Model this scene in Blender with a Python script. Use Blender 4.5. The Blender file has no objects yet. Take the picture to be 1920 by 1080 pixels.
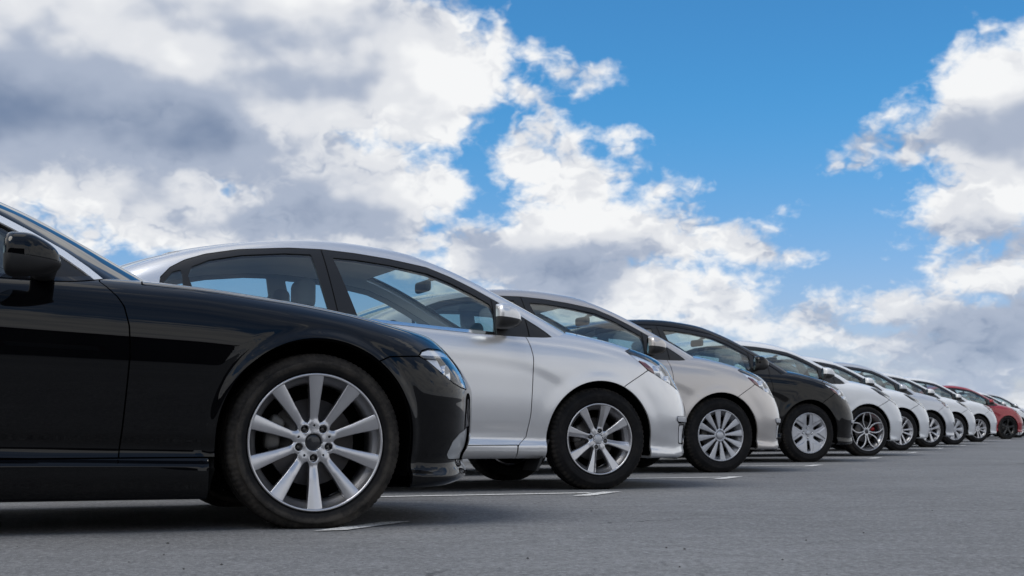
import bpy, math, random
import numpy as np
from mathutils import Vector, Matrix

random.seed(7)
rng = np.random.default_rng(7)
SC = bpy.context.scene
COL = SC.collection
R = math.radians

# ------------------------------------------------------------------ camera
CAM_H = 0.386
cam_data = bpy.data.cameras.new("camera")
cam = bpy.data.objects.new("camera", cam_data)
COL.objects.link(cam)
cam.location = (0, 0, CAM_H)
TILT = math.atan(257 / 2667)
cam.rotation_euler = (math.pi / 2 + TILT, 0, 0)
cam_data.sensor_width = 36.0
cam_data.lens = 36.0 * 2667 / 1920
cam_data.clip_start = 0.05
cam_data.clip_end = 6000
cam_data.dof.use_dof = True
cam_data.dof.focus_distance = 6.6
cam_data.dof.aperture_fstop = 9.0
SC.camera = cam

# ------------------------------------------------------------------ exposure
SC.view_settings.view_transform = 'Standard'
SC.view_settings.look = 'None'
SC.view_settings.exposure = 0.5
SC.view_settings.gamma = 1.0
SC.view_settings.use_curve_mapping = False
SC.render.engine = 'CYCLES'
SC.cycles.max_bounces = 8
SC.cycles.transparent_max_bounces = 24
SC.cycles.glossy_bounces = 5
SC.cycles.caustics_reflective = False
SC.cycles.caustics_refractive = False
SC.cycles.sample_clamp_indirect = 4.0
SC.cycles.use_denoising = True

# ------------------------------------------------------------------ sun
SUN_EL, SUN_AZ = R(57), R(-114)          # azimuth from +Y towards +X
sun_data = bpy.data.lights.new("sun", 'SUN')
sun_data.energy = 1.5
sun_data.angle = R(38)
sun_data.color = (1.0, 0.945, 0.86)
sun = bpy.data.objects.new("sun", sun_data)
COL.objects.link(sun)
to_sun = Vector((math.sin(SUN_AZ) * math.cos(SUN_EL), math.cos(SUN_AZ) * math.cos(SUN_EL), math.sin(SUN_EL)))
sun.rotation_euler = (-to_sun).to_track_quat('-Z', 'Y').to_euler()
sun.location = (0, 0, 60)


# ------------------------------------------------------------------ node helper
class NG:
    """tiny wrapper that builds node graphs with less typing"""
    def __init__(self, tree):
        self.t = tree
        self.n = tree.nodes
        self.l = tree.links

    def new(self, kind, **props):
        nd = self.n.new(kind)
        for k, v in props.items():
            setattr(nd, k, v)
        return nd

    def put(self, sock, val):
        if isinstance(val, bpy.types.NodeSocket):
            self.l.new(val, sock)
        elif val is not None:
            sock.default_value = val

    def m(self, op, a, b=None, c=None, clamp=False):
        nd = self.new('ShaderNodeMath', operation=op, use_clamp=clamp)
        for i, v in enumerate((a, b, c)):
            self.put(nd.inputs[i], v)
        return nd.outputs[0]

    def v(self, op, a, b=None, c=None, scale=None):
        nd = self.new('ShaderNodeVectorMath', operation=op)
        for i, v in enumerate((a, b, c)):
            if v is not None:
                self.put(nd.inputs[i], v)
        if scale is not None:
            self.put(nd.inputs['Scale'], scale)
        return nd.outputs['Value'] if op in ('DOT_PRODUCT', 'LENGTH', 'DISTANCE') else nd.outputs[0]

    def noise(self, vec, scale, detail=4, rough=0.55, dist=0.0, lac=2.0, color=False, dim='2D'):
        nd = self.new('ShaderNodeTexNoise', noise_dimensions=dim)
        self.put(nd.inputs['Vector'], vec)
        nd.inputs['Scale'].default_value = scale
        nd.inputs['Detail'].default_value = detail
        nd.inputs['Roughness'].default_value = rough
        nd.inputs['Lacunarity'].default_value = lac
        nd.inputs['Distortion'].default_value = dist
        return nd.outputs['Color'] if color else nd.outputs[0]

    def ss(self, x, a, b, lo=0.0, hi=1.0, kind='SMOOTHSTEP'):
        nd = self.new('ShaderNodeMapRange', interpolation_type=kind)
        self.put(nd.inputs[0], x)
        for i, v in enumerate((a, b, lo, hi)):
            self.put(nd.inputs[i + 1], v)
        return nd.outputs[0]

    def mix(self, f, a, b, blend='MIX'):
        nd = self.new('ShaderNodeMix', data_type='RGBA', blend_type=blend)
        self.put(nd.inputs[0], f)
        self.put(nd.inputs[6], a)
        self.put(nd.inputs[7], b)
        return nd.outputs[2]

    def comb(self, x, y, z):
        nd = self.new('ShaderNodeCombineXYZ')
        for i, v in enumerate((x, y, z)):
            self.put(nd.inputs[i], v)
        return nd.outputs[0]


# ------------------------------------------------------------------ sky
# cumulus masses over the car park: bearing, elevation, half widths (degrees)
CLOUDS = []
SHADES = []


def _azel(px, py):
    d = np.array([px - 960.0, 0, 0]) + 2667 * np.array([0, math.cos(TILT), math.sin(TILT)]) \
        + (540 - py) * np.array([0, -math.sin(TILT), math.cos(TILT)])
    d /= np.linalg.norm(d)
    return math.degrees(math.atan2(d[0], d[1])), math.degrees(math.asin(d[2]))


for c in [(150, 60, 480, 190), (500, 90, 400, 200), (720, 130, 230, 150), (820, 170, 115, 110), (350, 270, 420, 110),
          (60, 200, 330, 120), (250, 370, 230, 95), (400, 420, 200, 80), (660, 370, 230, 110), (810, 360, 85, 60),
          (600, 440, 260, 70), (20, 400, 90, 34), (130, 450, 130, 40), (-200, 150, 400, 260),
          (1060, 265, 80, 50), (990, 310, 85, 60), (1080, 350, 120, 65), (1130, 440, 190, 85), (1000, 470, 200, 85),
          (1300, 455, 130, 55), (1440, 422, 50, 20), (900, 490, 150, 60), (1100, 540, 280, 70), (1250, 560, 220, 55),
          (1350, 600, 180, 45), (1480, 640, 110, 30), (1390, 470, 70, 30),
          (990, 172, 80, 32), (1065, 132, 66, 24), (1010, 105, 40, 18), (1130, 160, 38, 18), (1170, 265, 42, 24), (1252, 345, 60, 32),
          (1225, 305, 20, 20), (935, 70, 50, 40), (1495, 484, 24, 8), (1480, 577, 60, 11), (930, 110, 40, 40),
          (1870, 150, 130, 100), (1810, 230, 140, 80), (1930, 260, 180, 150), (1700, 265, 55, 45), (1620, 265, 50, 14),
          (1585, 310, 22, 18), (1770, 370, 70, 34), (1760, 425, 50, 30), (1850, 410, 120, 60), (1830, 520, 125, 45),
          (1900, 520, 100, 50), (1680, 590, 80, 45), (1800, 600, 160, 50), (1920, 620, 220, 80), (1780, 670, 230, 45),
          (1640, 650, 95, 26), (1850, 730, 260, 40), (2100, 300, 200, 350), (1560, 640, 60, 16)]:
    a, e = _azel(c[0], c[1])
    CLOUDS.append((a, e, c[2] / 46.5, c[3] / 46.5))
for c in [(130, 225, 330, 75, 1.0), (440, 285, 210, 55, .85), (0, 150, 200, 90, .7), (330, 170, 200, 60, .45),
          (640, 425, 190, 42, .85), (540, 400, 120, 40, .5), (1090, 505, 170, 55, .95), (1000, 520, 140, 40, .6),
          (1250, 480, 70, 25, .25), (1860, 245, 150, 62, .9), (1870, 435, 120, 30, .85), (1840, 570, 130, 32, .85),
          (1920, 610, 180, 40, .9), (1680, 635, 90, 22, .8), (1800, 690, 260, 34, .95), (1900, 655, 100, 30, .7),
          (480, 40, 200, 60, .3), (700, 60, 150, 60, .28), (300, 430, 160, 36, .35), (-250, 200, 350, 140, .9)]:
    a, e = _azel(c[0], c[1])
    SHADES.append((a, e, c[2] / 46.5, c[3] / 46.5, c[4]))


def build_world():
    w = bpy.data.worlds.new("World")
    SC.world = w
    w.use_nodes = True
    w.cycles.sampling_method = 'MANUAL'
    w.cycles.sample_map_resolution = 512
    g = NG(w.node_tree)
    g.n.clear()
    out = g.new('ShaderNodeOutputWorld')
    bg = g.new('ShaderNodeBackground')
    bg.inputs['Strength'].default_value = 0.0707
    g.l.new(bg.outputs[0], out.inputs[0])
    sky = g.new('ShaderNodeTexSky', sky_type='NISHITA')
    sky.sun_disc = False
    sky.sun_elevation = SUN_EL
    sky.sun_rotation = SUN_AZ
    sky.altitude = 200
    sky.air_density = 1.0
    sky.dust_density = 0.3
    sky.ozone_density = 1.6
    tc = g.new('ShaderNodeTexCoord')
    D = tc.outputs['Generated']
    sep = g.new('ShaderNodeSeparateXYZ')
    g.l.new(D, sep.inputs[0])
    az = g.m('MULTIPLY', g.m('ARCTAN2', sep.outputs[0], sep.outputs[1]), 180 / math.pi)
    el = g.m('MULTIPLY', g.m('ARCSINE', sep.outputs[2]), 180 / math.pi)
    # the cloud layer as a plane overhead: clouds flatten towards the horizon
    P = g.v('SCALE', g.comb(sep.outputs[0], sep.outputs[1], 0.0), scale=g.m('DIVIDE', 2.6, g.m('MAXIMUM', g.m('ADD', sep.outputs[2], 0.6), 0.2)))
    w1 = g.v('SUBTRACT', g.noise(P, 2.2, 2, .5, color=True), (0.5, 0.5, 0.5))
    w2 = g.v('SUBTRACT', g.noise(P, 9.0, 3, .55, color=True), (0.5, 0.5, 0.5))
    AE0 = g.comb(az, el, 0.0)
    AE = g.v('MULTIPLY_ADD', w1, (1.5, 1.0, 0.0), AE0)
    AE = g.v('MULTIPLY_ADD', w2, (1.0, 0.8, 0.0), AE)
    AES = g.v('MULTIPLY_ADD', w1, (3.6, 1.6, 0.0), AE0)
    AES = g.v('MULTIPLY_ADD', w2, (0.8, 0.5, 0.0), AES)
    cur = None
    for (a, e, ra, re) in CLOUDS:
        q = g.v('MULTIPLY_ADD', AE, (1 / ra, 1 / re, 0), (-a / ra, -e / re, 0))
        d = g.v('LENGTH', q)
        # weight by size so that the edge softness is the same in degrees
        d = g.m('MULTIPLY', g.m('SUBTRACT', d, 1.0), min(ra, re))
        cur = d if cur is None else g.m('SMOOTH_MIN', cur, d, 0.9)
    field = g.m('MULTIPLY', cur, -1.0)                     # > 0 inside, in degrees
    field = g.m('MINIMUM', g.m('MAXIMUM', g.m('MULTIPLY', field, 1.35), -2.5), 3.2)
    # the rest of the sky carries the same broken cumulus
    thr = g.ss(el, 16, 46, 0.28, 0.58)
    broad = g.m('MULTIPLY', g.m('SUBTRACT', g.noise(P, 0.9, 3, .5), thr), 14.0)
    broad = g.m('MINIMUM', g.m('MAXIMUM', broad, -2.5), 2.2)
    inw = g.m('MULTIPLY', g.ss(g.m('ABSOLUTE', az), 24, 32, 1, 0), g.ss(el, 20, 27, 1, 0))
    mixf = g.new('ShaderNodeMix', data_type='FLOAT')
    g.put(mixf.inputs[0], inw)
    g.put(mixf.inputs[2], broad)
    g.put(mixf.inputs[3], field)
    field = mixf.outputs[0]
    # billows
    def puff(vec):
        vo = g.new('ShaderNodeTexVoronoi', feature='F1', voronoi_dimensions='2D')
        g.put(vo.inputs['Vector'], g.v('MULTIPLY_ADD', w2, (.22, .22, 0.0), vec))
        vo.inputs['Scale'].default_value = 10.0
        vo.inputs['Detail'].default_value = 2.0
        vo.inputs['Roughness'].default_value = 0.45
        return g.m('MULTIPLY', vo.outputs['Distance'], -1.0)
    n1 = g.noise(P, 8.0, 8, .57)
    d0 = puff(P)
    d1 = puff(g.v('MULTIPLY', P, (0.9965, 0.9885, 1.0)))
    dens = g.m('ADD', g.m('ADD', field, -0.05), g.m('MULTIPLY', g.m('SUBTRACT', n1, 0.5), 2.7))
    dens = g.m('ADD', dens, g.m('MULTIPLY', g.m('ADD', d0, 0.42), 0.7))
    alpha = g.ss(dens, -0.50, 0.66)
    # self shading: lit from above, grey flat bases
    s0 = g.noise(P, 4.2, 3, .45)
    s1 = g.noise(g.v('MULTIPLY', P, (0.990, 0.968, 1.0)), 4.2, 3, .45)
    relief = g.m('MULTIPLY', g.m('SUBTRACT', s0, s1), 1.25)
    edge = g.ss(dens, 0.2, 2.4, 1.0, 0.12)
    relief = g.m('ADD', relief, g.m('MULTIPLY', g.m('MULTIPLY', g.m('SUBTRACT', d0, d1), 0.42), edge))
    sh = None
    for (a, e, ra, re, s) in SHADES:
        q = g.v('MULTIPLY_ADD', AES, (1 / ra, 1 / re, 0), (-a / ra, -e / re, 0))
        d = g.v('DOT_PRODUCT', q, q)
        v = g.m('MULTIPLY', g.m('POWER', 2.718, g.m('MULTIPLY', d, -0.9)), s)
        sh = v if sh is None else g.m('ADD', sh, v)
    shb = g.m('MULTIPLY', g.m('MULTIPLY', g.ss(g.noise(P, 1.6, 3, .5), .46, .70), g.ss(field, .4, 2.2)), 0.35)
    mx2 = g.new('ShaderNodeMix', data_type='FLOAT')
    g.put(mx2.inputs[0], inw)
    g.put(mx2.inputs[2], shb)
    g.put(mx2.inputs[3], sh)
    sh = mx2.outputs[0]
    sh = g.m('DIVIDE', sh, g.m('ADD', g.m('MULTIPLY', sh, 0.35), 0.72))     # soft knee
    soft = g.m('MULTIPLY', g.m('SUBTRACT', g.noise(P, 2.6, 4, .55), 0.5), 0.46)
    lit = g.m('SUBTRACT', 0.95, g.m('MULTIPLY', sh, 0.58))
    lit = g.m('ADD', lit, g.m('MULTIPLY', relief, g.m('SUBTRACT', 1.0, g.m('MULTIPLY', sh, .5))))
    lit = g.m('ADD', lit, soft)
    lit = g.m('SUBTRACT', lit, g.ss(dens, 0.2, 2.6, 0.0, 0.05))
    ramp = g.new('ShaderNodeValToRGB')
    cr = ramp.color_ramp
    cr.interpolation = 'EASE'
    cr.elements[0].position = 0.0
    cr.elements[0].color = (1.75, 2.40, 3.70, 1)
    cr.elements[1].position = 1.0
    cr.elements[1].color = (9.2, 9.3, 9.4, 1)
    e2 = cr.elements.new(0.40)
    e2.color = (4.0, 4.6, 5.8, 1)
    e3 = cr.elements.new(0.75)
    e3.color = (7.6, 7.8, 8.2, 1)
    g.l.new(lit, ramp.inputs[0])
    # clear sky: the Nishita sky, deepened a little like the photograph's polarised blue
    tint = g.mix(g.ss(el, 1.0, 14.0), (0.80, 0.82, 1.12, 1), (0.36, 0.96, 1.32, 1))
    blue = g.mix(1.0, sky.outputs[0], tint, 'MULTIPLY')
    # far clouds sink into the pale air near the horizon
    far = g.ss(el, 0.0, 7.0, 0.30, 0.0)
    cloudc = g.mix(far, ramp.outputs[0], (5.2, 6.2, 7.6, 1))
    # thin high veil overhead
    veil = g.m('MULTIPLY', g.ss(el, 20, 38), g.ss(g.noise(P, 1.3, 4, .6), .25, .75, .12, .42))
    alpha = g.m('MAXIMUM', alpha, veil)
    alpha = g.m('MULTIPLY', alpha, g.ss(el, -1.0, 0.5))
    col = g.mix(alpha, blue, cloudc)
    g.l.new(col, bg.inputs['Color'])


build_world()


# ------------------------------------------------------------------ materials
MATS = {}


def principled(name, base=(.5, .5, .5), rough=.5, metal=0., coat=0., coat_rough=.02, spec=.5, emit=None):
    m = bpy.data.materials.new(name)
    m.use_nodes = True
    g = NG(m.node_tree)
    p = g.n['Principled BSDF']
    p.inputs['Base Color'].default_value = (*base, 1)
    p.inputs['Roughness'].default_value = rough
    p.inputs['Metallic'].default_value = metal
    p.inputs['Coat Weight'].default_value = coat
    p.inputs['Coat Roughness'].default_value = coat_rough
    p.inputs['Specular IOR Level'].default_value = spec
    MATS[name] = m
    return m, g, p


def objcoord(g):
    return g.new('ShaderNodeTexCoord').outputs['Object']


def paint(name, base, metal, rough, flake=0.0, dirt=0.06):
    m, g, p = principled(name, base, rough, metal, 1.0, 0.015, spec=0.0 if metal == 0 and base[0] < .1 else .5)
    p.inputs['Coat IOR'].default_value = 1.42 if base[0] < .1 else 1.5
    co = objcoord(g)
    # road dust: a thin film broken up by noise
    n = g.noise(co, 5.0, 5, .6, dim='3D')
    f = g.m('MULTIPLY', g.ss(n, .35, .75), dirt)
    g.l.new(g.mix(f, (*base, 1), (.16, .145, .125, 1)), p.inputs['Base Color'])
    return m


def glass(name, tint, gloss=.10):
    m = bpy.data.materials.new(name)
    m.use_nodes = True
    g = NG(m.node_tree)
    g.n.clear()
    out = g.new('ShaderNodeOutputMaterial')
    tr = g.new('ShaderNodeBsdfTransparent')
    tr.inputs[0].default_value = (*tint, 1)
    gl = g.new('ShaderNodeBsdfGlossy')
    gl.inputs['Roughness'].default_value = 0.01
    gl.inputs['Color'].default_value = (1, 1, 1, 1)
    lw = g.new('ShaderNodeLayerWeight')
    lw.inputs[0].default_value = 0.5
    fres = g.m('MULTIPLY_ADD', g.m('POWER', lw.outputs['Facing'], 5.0), 1.0 - gloss, gloss)
    mx = g.new('ShaderNodeMixShader')
    g.l.new(fres, mx.inputs[0])
    g.l.new(tr.outputs[0], mx.inputs[1])
    g.l.new(gl.outputs[0], mx.inputs[2])
    g.l.new(mx.outputs[0], out.inputs[0])
    MATS[name] = m
    return m


paint('paint_black', (.0012, .0014, .0022), 0.0, .35, 0, .008)
paint('paint_silver', (.76, .76, .77), .64, .30, .2, .02)
paint('paint_champagne', (.58, .545, .52), .60, .31, .2, .03)
paint('paint_dark', (.0022, .0018, .0018), 0.0, .35, 0, .006)
paint('paint_white', (.80, .81, .82), 0.0, .35, 0, .05)
paint('paint_grey', (.58, .60, .64), .50, .34, .2, .03)
paint('paint_red', (.34, .004, .014), .1, .35, 0, .01)
principled('chrome', (.86, .87, .88), .12, 1.0)
principled('satin_chrome', (.93, .94, .95), .42, .45)
principled('black_trim', (.009, .009, .010), .42, 0, .15, .2)
principled('gloss_black', (.006, .006, .007), .12, 0, 1.0, .02)
principled('black_plastic', (.016, .016, .017), .55)
principled('liner', (.006, .006, .006), .9, spec=.1)
principled('headliner', (.74, .73, .72), .9, spec=.2)
principled('interior_dark', (.10, .10, .10), .75)
principled('carpet', (.20, .195, .19), .95, spec=.1)
principled('interior_grey', (.48, .475, .47), .8)
principled('seat_cloth', (.28, .275, .27), .9)
principled('lamp_chrome', (.80, .81, .83), .16, 1.0)
principled('lamp_bright', (.86, .87, .89), .32, .25, .5)
principled('lamp_grey', (.42, .44, .46), .35, .1, .4)
principled('lamp_dark', (.02, .021, .024), .25)
principled('lamp_red', (.16, .008, .012), .2, 0, .6)
principled('lamp_amber', (.75, .30, .06), .25, 0, .6)
principled('lamp_clear', (.78, .79, .80), .18, .35, .8)
principled('tail_red', (.35, .01, .012), .12, 0, 1)
principled('mirror_face', (.20, .22, .23), .02, 1.0)
principled('brake_iron', (.16, .15, .145), .45, .8)
principled('caliper_grey', (.12, .115, .11), .5, .4)
principled('caliper_red', (.42, .01, .012), .35)
principled('bolt', (.10, .098, .095), .35, .9)
principled('cap_dark', (.010, .011, .016), .3, 0, .5)
glass('window_glass', (.76, .855, .855))
glass('windscreen_glass', (.74, .83, .82))
glass('lamp_glass', (.95, .96, .97), .05)


def rim_material(name, base, metal, rough, dust=.12):
    m, g, p = principled(name, base, rough, metal, .35, .15)
    co = objcoord(g)
    n = g.noise(co, 26.0, 5, .65, dim='3D')
    f = g.ss(n, .5, .85, 0, dust)
    g.l.new(g.mix(f, (*base, 1), (.10, .085, .07, 1)), p.inputs['Base Color'])
    g.l.new(g.ss(f, 0, .3, rough, rough + .2), p.inputs['Roughness'])
    return m


rim_material('alloy_silver', (.58, .58, .60), .95, .33)
rim_material('alloy_bright', (.60, .60, .62), .8, .30)
rim_material('hubcap_silver', (.50, .51, .54), .55, .38)
rim_material('alloy_black', (.012, .012, .013), .1, .35, .1)


def rubber_material():
    m, g, p = principled('rubber', (.010, .010, .011), .8, spec=.25)
    co = objcoord(g)
    sx = g.new('ShaderNodeSeparateXYZ')
    g.l.new(co, sx.inputs[0])
    rr = g.m('SQRT', g.m('ADD', g.m('MULTIPLY', sx.outputs[0], sx.outputs[0]), g.m('MULTIPLY', sx.outputs[2], sx.outputs[2])))
    n = g.noise(co, 18.0, 6, .7, dim='3D')
    tread = g.ss(g.m('SUBTRACT', rr, g.m('MULTIPLY', g.m('ABSOLUTE', sx.outputs[1]), -.35)), .318, .335)
    f = g.m('ADD', g.m('MULTIPLY', g.ss(n, .42, .72, 0, .5), .5), g.m('MULTIPLY', g.ss(n, .30, .62, .25, 1.0), tread))
    g.l.new(g.mix(f, (.007, .007, .008, 1), (.050, .044, .038, 1)), p.inputs['Base Color'])
    # fine moulded ribs on the sidewall
    b = g.new('ShaderNodeBump')
    b.inputs['Strength'].default_value = .35
    b.inputs['Distance'].default_value = .002
    rib = g.m('SINE', g.m('MULTIPLY', rr, 1500.0))
    h = g.m('ADD', g.m('MULTIPLY', rib, g.ss(rr, .235, .285, .8, 0)), g.noise(co, 120.0, 3, .6, dim='3D'))
    g.l.new(h, b.inputs['Height'])
    g.l.new(b.outputs[0], p.inputs['Normal'])


rubber_material()


# ------------------------------------------------------------------ object helpers
def tag(o, label=None, cat=None, group=None, kind=None):
    for k, v in (('label', label), ('category', cat), ('group', group), ('kind', kind)):
        if v:
            o[k] = v
    return o


def raw_mesh(name, V, F, mats, N=None, mat_idx=None, smooth=True):
    """V (n,3), F list/array of tris or quads -> mesh data block"""
    me = bpy.data.meshes.new(name)
    V = np.asarray(V, np.float32)
    if isinstance(F, np.ndarray) and F.ndim == 2:
        nf, k = F.shape
        me.vertices.add(len(V))
        me.vertices.foreach_set('co', V.ravel())
        me.loops.add(nf * k)
        me.loops.foreach_set('vertex_index', F.astype(np.int32).ravel())
        me.polygons.add(nf)
        me.polygons.foreach_set('loop_start', np.arange(0, nf * k, k, dtype=np.int32))
        me.polygons.foreach_set('loop_total', np.full(nf, k, np.int32))
    else:
        me.from_pydata([tuple(v) for v in V.tolist()], [], F)
        nf = len(me.polygons)
    for m in (mats if isinstance(mats, (list, tuple)) else [mats]):
        me.materials.append(MATS[m])
    if mat_idx is not None:
        me.polygons.foreach_set('material_index', np.asarray(mat_idx, np.int32))
    me.polygons.foreach_set('use_smooth', np.full(nf, smooth))
    me.update(calc_edges=True)
    me.validate()
    if N is not None and len(N) == len(me.vertices):
        N = N / np.maximum(np.linalg.norm(N, axis=1, keepdims=True), 1e-9)
        me.normals_split_custom_set_from_vertices(N.tolist())
    return me


def link(name, data, parent=None, loc=None, rot=None):
    o = bpy.data.objects.new(name, data)
    COL.objects.link(o)
    if parent is not None:
        o.parent = parent
    if loc is not None:
        o.location = loc
    if rot is not None:
        o.rotation_euler = rot
    return o


def smax(a, b, k):
    h = np.maximum(k - np.abs(a - b), 0) / k
    return np.maximum(a, b) + h * h * k * .25


def smin(a, b, k):
    return -smax(-a, -b, k)


def spline(pts, n=1500):
    """monotone-ish cubic through the points, returned as a fast lookup"""
    p = np.array(sorted(pts), float)
    x, y = p[:, 0], p[:, 1]
    if len(x) < 3:
        return lambda q: np.interp(q, x, y)
    h = np.diff(x)
    dl = np.diff(y) / h
    m = np.empty(len(x))
    m[1:-1] = (dl[:-1] * h[1:] + dl[1:] * h[:-1]) / (h[:-1] + h[1:])
    m[0], m[-1] = dl[0], dl[-1]
    xs = np.linspace(x[0], x[-1], n)
    i = np.clip(np.searchsorted(x, xs) - 1, 0, len(h) - 1)
    t = (xs - x[i]) / h[i]
    ys = (2 * t**3 - 3 * t**2 + 1) * y[i] + (t**3 - 2 * t**2 + t) * h[i] * m[i] + (-2 * t**3 + 3 * t**2) * y[i + 1] + (t**3 - t**2) * h[i] * m[i + 1]
    return lambda q: np.interp(q, xs, ys)


def poly_sdf(pts):
    """signed field of a closed polygon, positive inside"""
    P = np.array(pts, float)
    A, B = P, np.roll(P, -1, 0)

    def f(u, v):
        u = np.asarray(u, float)
        v = np.asarray(v, float)
        best = np.full(u.shape, 1e9)
        ins = np.zeros(u.shape, bool)
        for (ax, ay), (bx, by) in zip(A, B):
            ex, ey = bx - ax, by - ay
            L = ex * ex + ey * ey + 1e-12
            t = np.clip(((u - ax) * ex + (v - ay) * ey) / L, 0, 1)
            dd = (u - ax - t * ex)**2 + (v - ay - t * ey)**2
            best = np.minimum(best, dd)
            c = ((ay > v) != (by > v)) & (u < ex * (v - ay) / (ey if ey != 0 else 1e-12) + ax)
            ins ^= c
        d = np.sqrt(best)
        return np.where(ins, d, -d)
    return f


def line_dist(pts):
    """signed distance to an open polyline seen in the (u,v) plane; positive on its left"""
    P = np.array(pts, float)

    def f(u, v):
        best = np.full(np.shape(u), 1e9)
        sg = np.ones(np.shape(u))
        for (ax, ay), (bx, by) in zip(P[:-1], P[1:]):
            ex, ey = bx - ax, by - ay
            L = ex * ex + ey * ey
            t = np.clip(((u - ax) * ex + (v - ay) * ey) / L, 0, 1)
            dd = (u - ax - t * ex)**2 + (v - ay - t * ey)**2
            cr = ex * (v - ay) - ey * (u - ax)
            upd = dd < best
            best = np.where(upd, dd, best)
            sg = np.where(upd, np.sign(cr), sg)
        return np.sqrt(best) * sg
    return f


def grad(F, V, e=.0035):
    G = np.empty_like(V)
    for k in range(3):
        a = V.copy()
        b = V.copy()
        a[:, k] += e
        b[:, k] -= e
        G[:, k] = (F(a[:, 0], a[:, 1], a[:, 2]) - F(b[:, 0], b[:, 1], b[:, 2])) / (2 * e)
    return G


def project(F, V, it=4, step=.02):
    for _ in range(it):
        g_ = grad(F, V)
        f = F(V[:, 0], V[:, 1], V[:, 2])
        d = (f / np.maximum((g_ * g_).sum(1), .05))[:, None] * g_
        L = np.linalg.norm(d, axis=1, keepdims=True)
        V = V - d * np.minimum(1, step / np.maximum(L, 1e-9))
    return V


def surfnet(F, lo, hi, h):
    ax = [np.arange(l, u + h, h) for l, u in zip(lo, hi)]
    X, Y, Z = np.meshgrid(*ax, indexing='ij')
    G = F(X.ravel(), Y.ravel(), Z.ravel()).reshape(X.shape)
    S = G < 0
    nx, ny, nz = (s - 1 for s in G.shape)
    cnt = np.zeros((nx, ny, nz), np.int8)
    for i in (0, 1):
        for j in (0, 1):
            for k in (0, 1):
                cnt += S[i:nx + i, j:ny + j, k:nz + k]
    act = (cnt > 0) & (cnt < 8)
    idx = np.full(act.shape, -1, np.int64)
    I = np.argwhere(act)
    idx[act] = np.arange(len(I))
    acc = np.zeros((len(I), 3))
    n = np.zeros(len(I))
    corners = [(i, j, k) for i in (0, 1) for j in (0, 1) for k in (0, 1)]
    for a in corners:
        for axis in range(3):
            if a[axis] == 1:
                continue
            b = list(a)
            b[axis] = 1
            ga = G[I[:, 0] + a[0], I[:, 1] + a[1], I[:, 2] + a[2]]
            gb = G[I[:, 0] + b[0], I[:, 1] + b[1], I[:, 2] + b[2]]
            cr = (ga < 0) != (gb < 0)
            t = np.where(cr, ga / np.where(cr, ga - gb, 1), 0)
            p = np.tile(np.array(a, float), (len(I), 1))
            p[:, axis] += t
            acc += p * cr[:, None]
            n += cr
    V = np.array(lo) + (I + acc / n[:, None]) * h
    quads = []
    for axis in range(3):
        sl0 = [slice(None)] * 3
        sl1 = [slice(None)] * 3
        sl0[axis] = slice(0, -1)
        sl1[axis] = slice(1, None)
        ch = S[tuple(sl0)] != S[tuple(sl1)]
        E = np.argwhere(ch)
        o = [a for a in range(3) if a != axis]
        dims = (nx, ny, nz)
        ok = (E[:, o[0]] > 0) & (E[:, o[0]] < dims[o[0]]) & (E[:, o[1]] > 0) & (E[:, o[1]] < dims[o[1]])
        E = E[ok]
        c = []
        for (p, q) in ((-1, -1), (0, -1), (0, 0), (-1, 0)):
            e2 = E.copy()
            e2[:, o[0]] += p
            e2[:, o[1]] += q
            c.append(idx[e2[:, 0], e2[:, 1], e2[:, 2]])
        Q = np.stack(c, 1)
        flip = S[E[:, 0], E[:, 1], E[:, 2]]
        if axis == 1:
            flip = ~flip
        Q[~flip] = Q[~flip][:, ::-1]
        quads.append(Q)
    Q = np.concatenate(quads)
    Q = Q[(Q >= 0).all(1)]
    V = project(F, V, 4, h * .6)
    return V, Q


def orient(F, V, T):
    c = V[T]
    fn = np.cross(c[:, 1] - c[:, 0], c[:, 2] - c[:, 0])
    bad = (fn * grad(F, c.mean(1))).sum(1) < 0
    T = T.copy()
    T[bad] = T[bad][:, ::-1]
    return T


def tris(Q):
    return np.concatenate([Q[:, [0, 1, 2]], Q[:, [0, 2, 3]]])


def compact(V, T):
    u, inv = np.unique(T, return_inverse=True)
    return V[u], inv.reshape(T.shape)


def clip(V, T, s):
    """keep the part of the triangle mesh where s > 0"""
    s = np.where(np.abs(s) < 1e-6, 1e-6, s)
    k = s[T] > 0
    c = k.sum(1)
    out = [T[c == 3]]
    newV = [V]
    keys = []
    M1, M2 = T[c == 1], T[c == 2]
    k1, k2 = k[c == 1], k[c == 2]

    def roll(M, first):
        r = np.arange(len(M))
        return np.stack([M[r, first], M[r, (first + 1) % 3], M[r, (first + 2) % 3]], 1)
    parts = []
    if len(M1):
        parts.append((1, roll(M1, k1.argmax(1))))
    if len(M2):
        parts.append((2, roll(M2, (~k2).argmax(1))))
    E = []
    for _, M in parts:
        E.append(np.sort(M[:, [0, 1]], 1))
        E.append(np.sort(M[:, [0, 2]], 1))
    if E:
        E = np.concatenate(E)
        ue, inv = np.unique(E, axis=0, return_inverse=True)
        inv = inv.ravel()
        a, b = ue[:, 0], ue[:, 1]
        t = (s[a] / (s[a] - s[b]))[:, None]
        newV.append(V[a] + (V[b] - V[a]) * t)
        o = 0
        for kind, M in parts:
            n = len(M)
            ab = inv[o:o + n] + len(V)
            ac = inv[o + n:o + 2 * n] + len(V)
            o += 2 * n
            if kind == 1:
                out.append(np.stack([M[:, 0], ab, ac], 1))
            else:
                out.append(np.stack([ab, M[:, 1], M[:, 2]], 1))
                out.append(np.stack([ab, M[:, 2], ac], 1))
    T2 = np.concatenate(out)
    if len(T2) == 0:
        return np.zeros((0, 3)), np.zeros((0, 3), int)
    return compact(np.concatenate(newV), T2)


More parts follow.
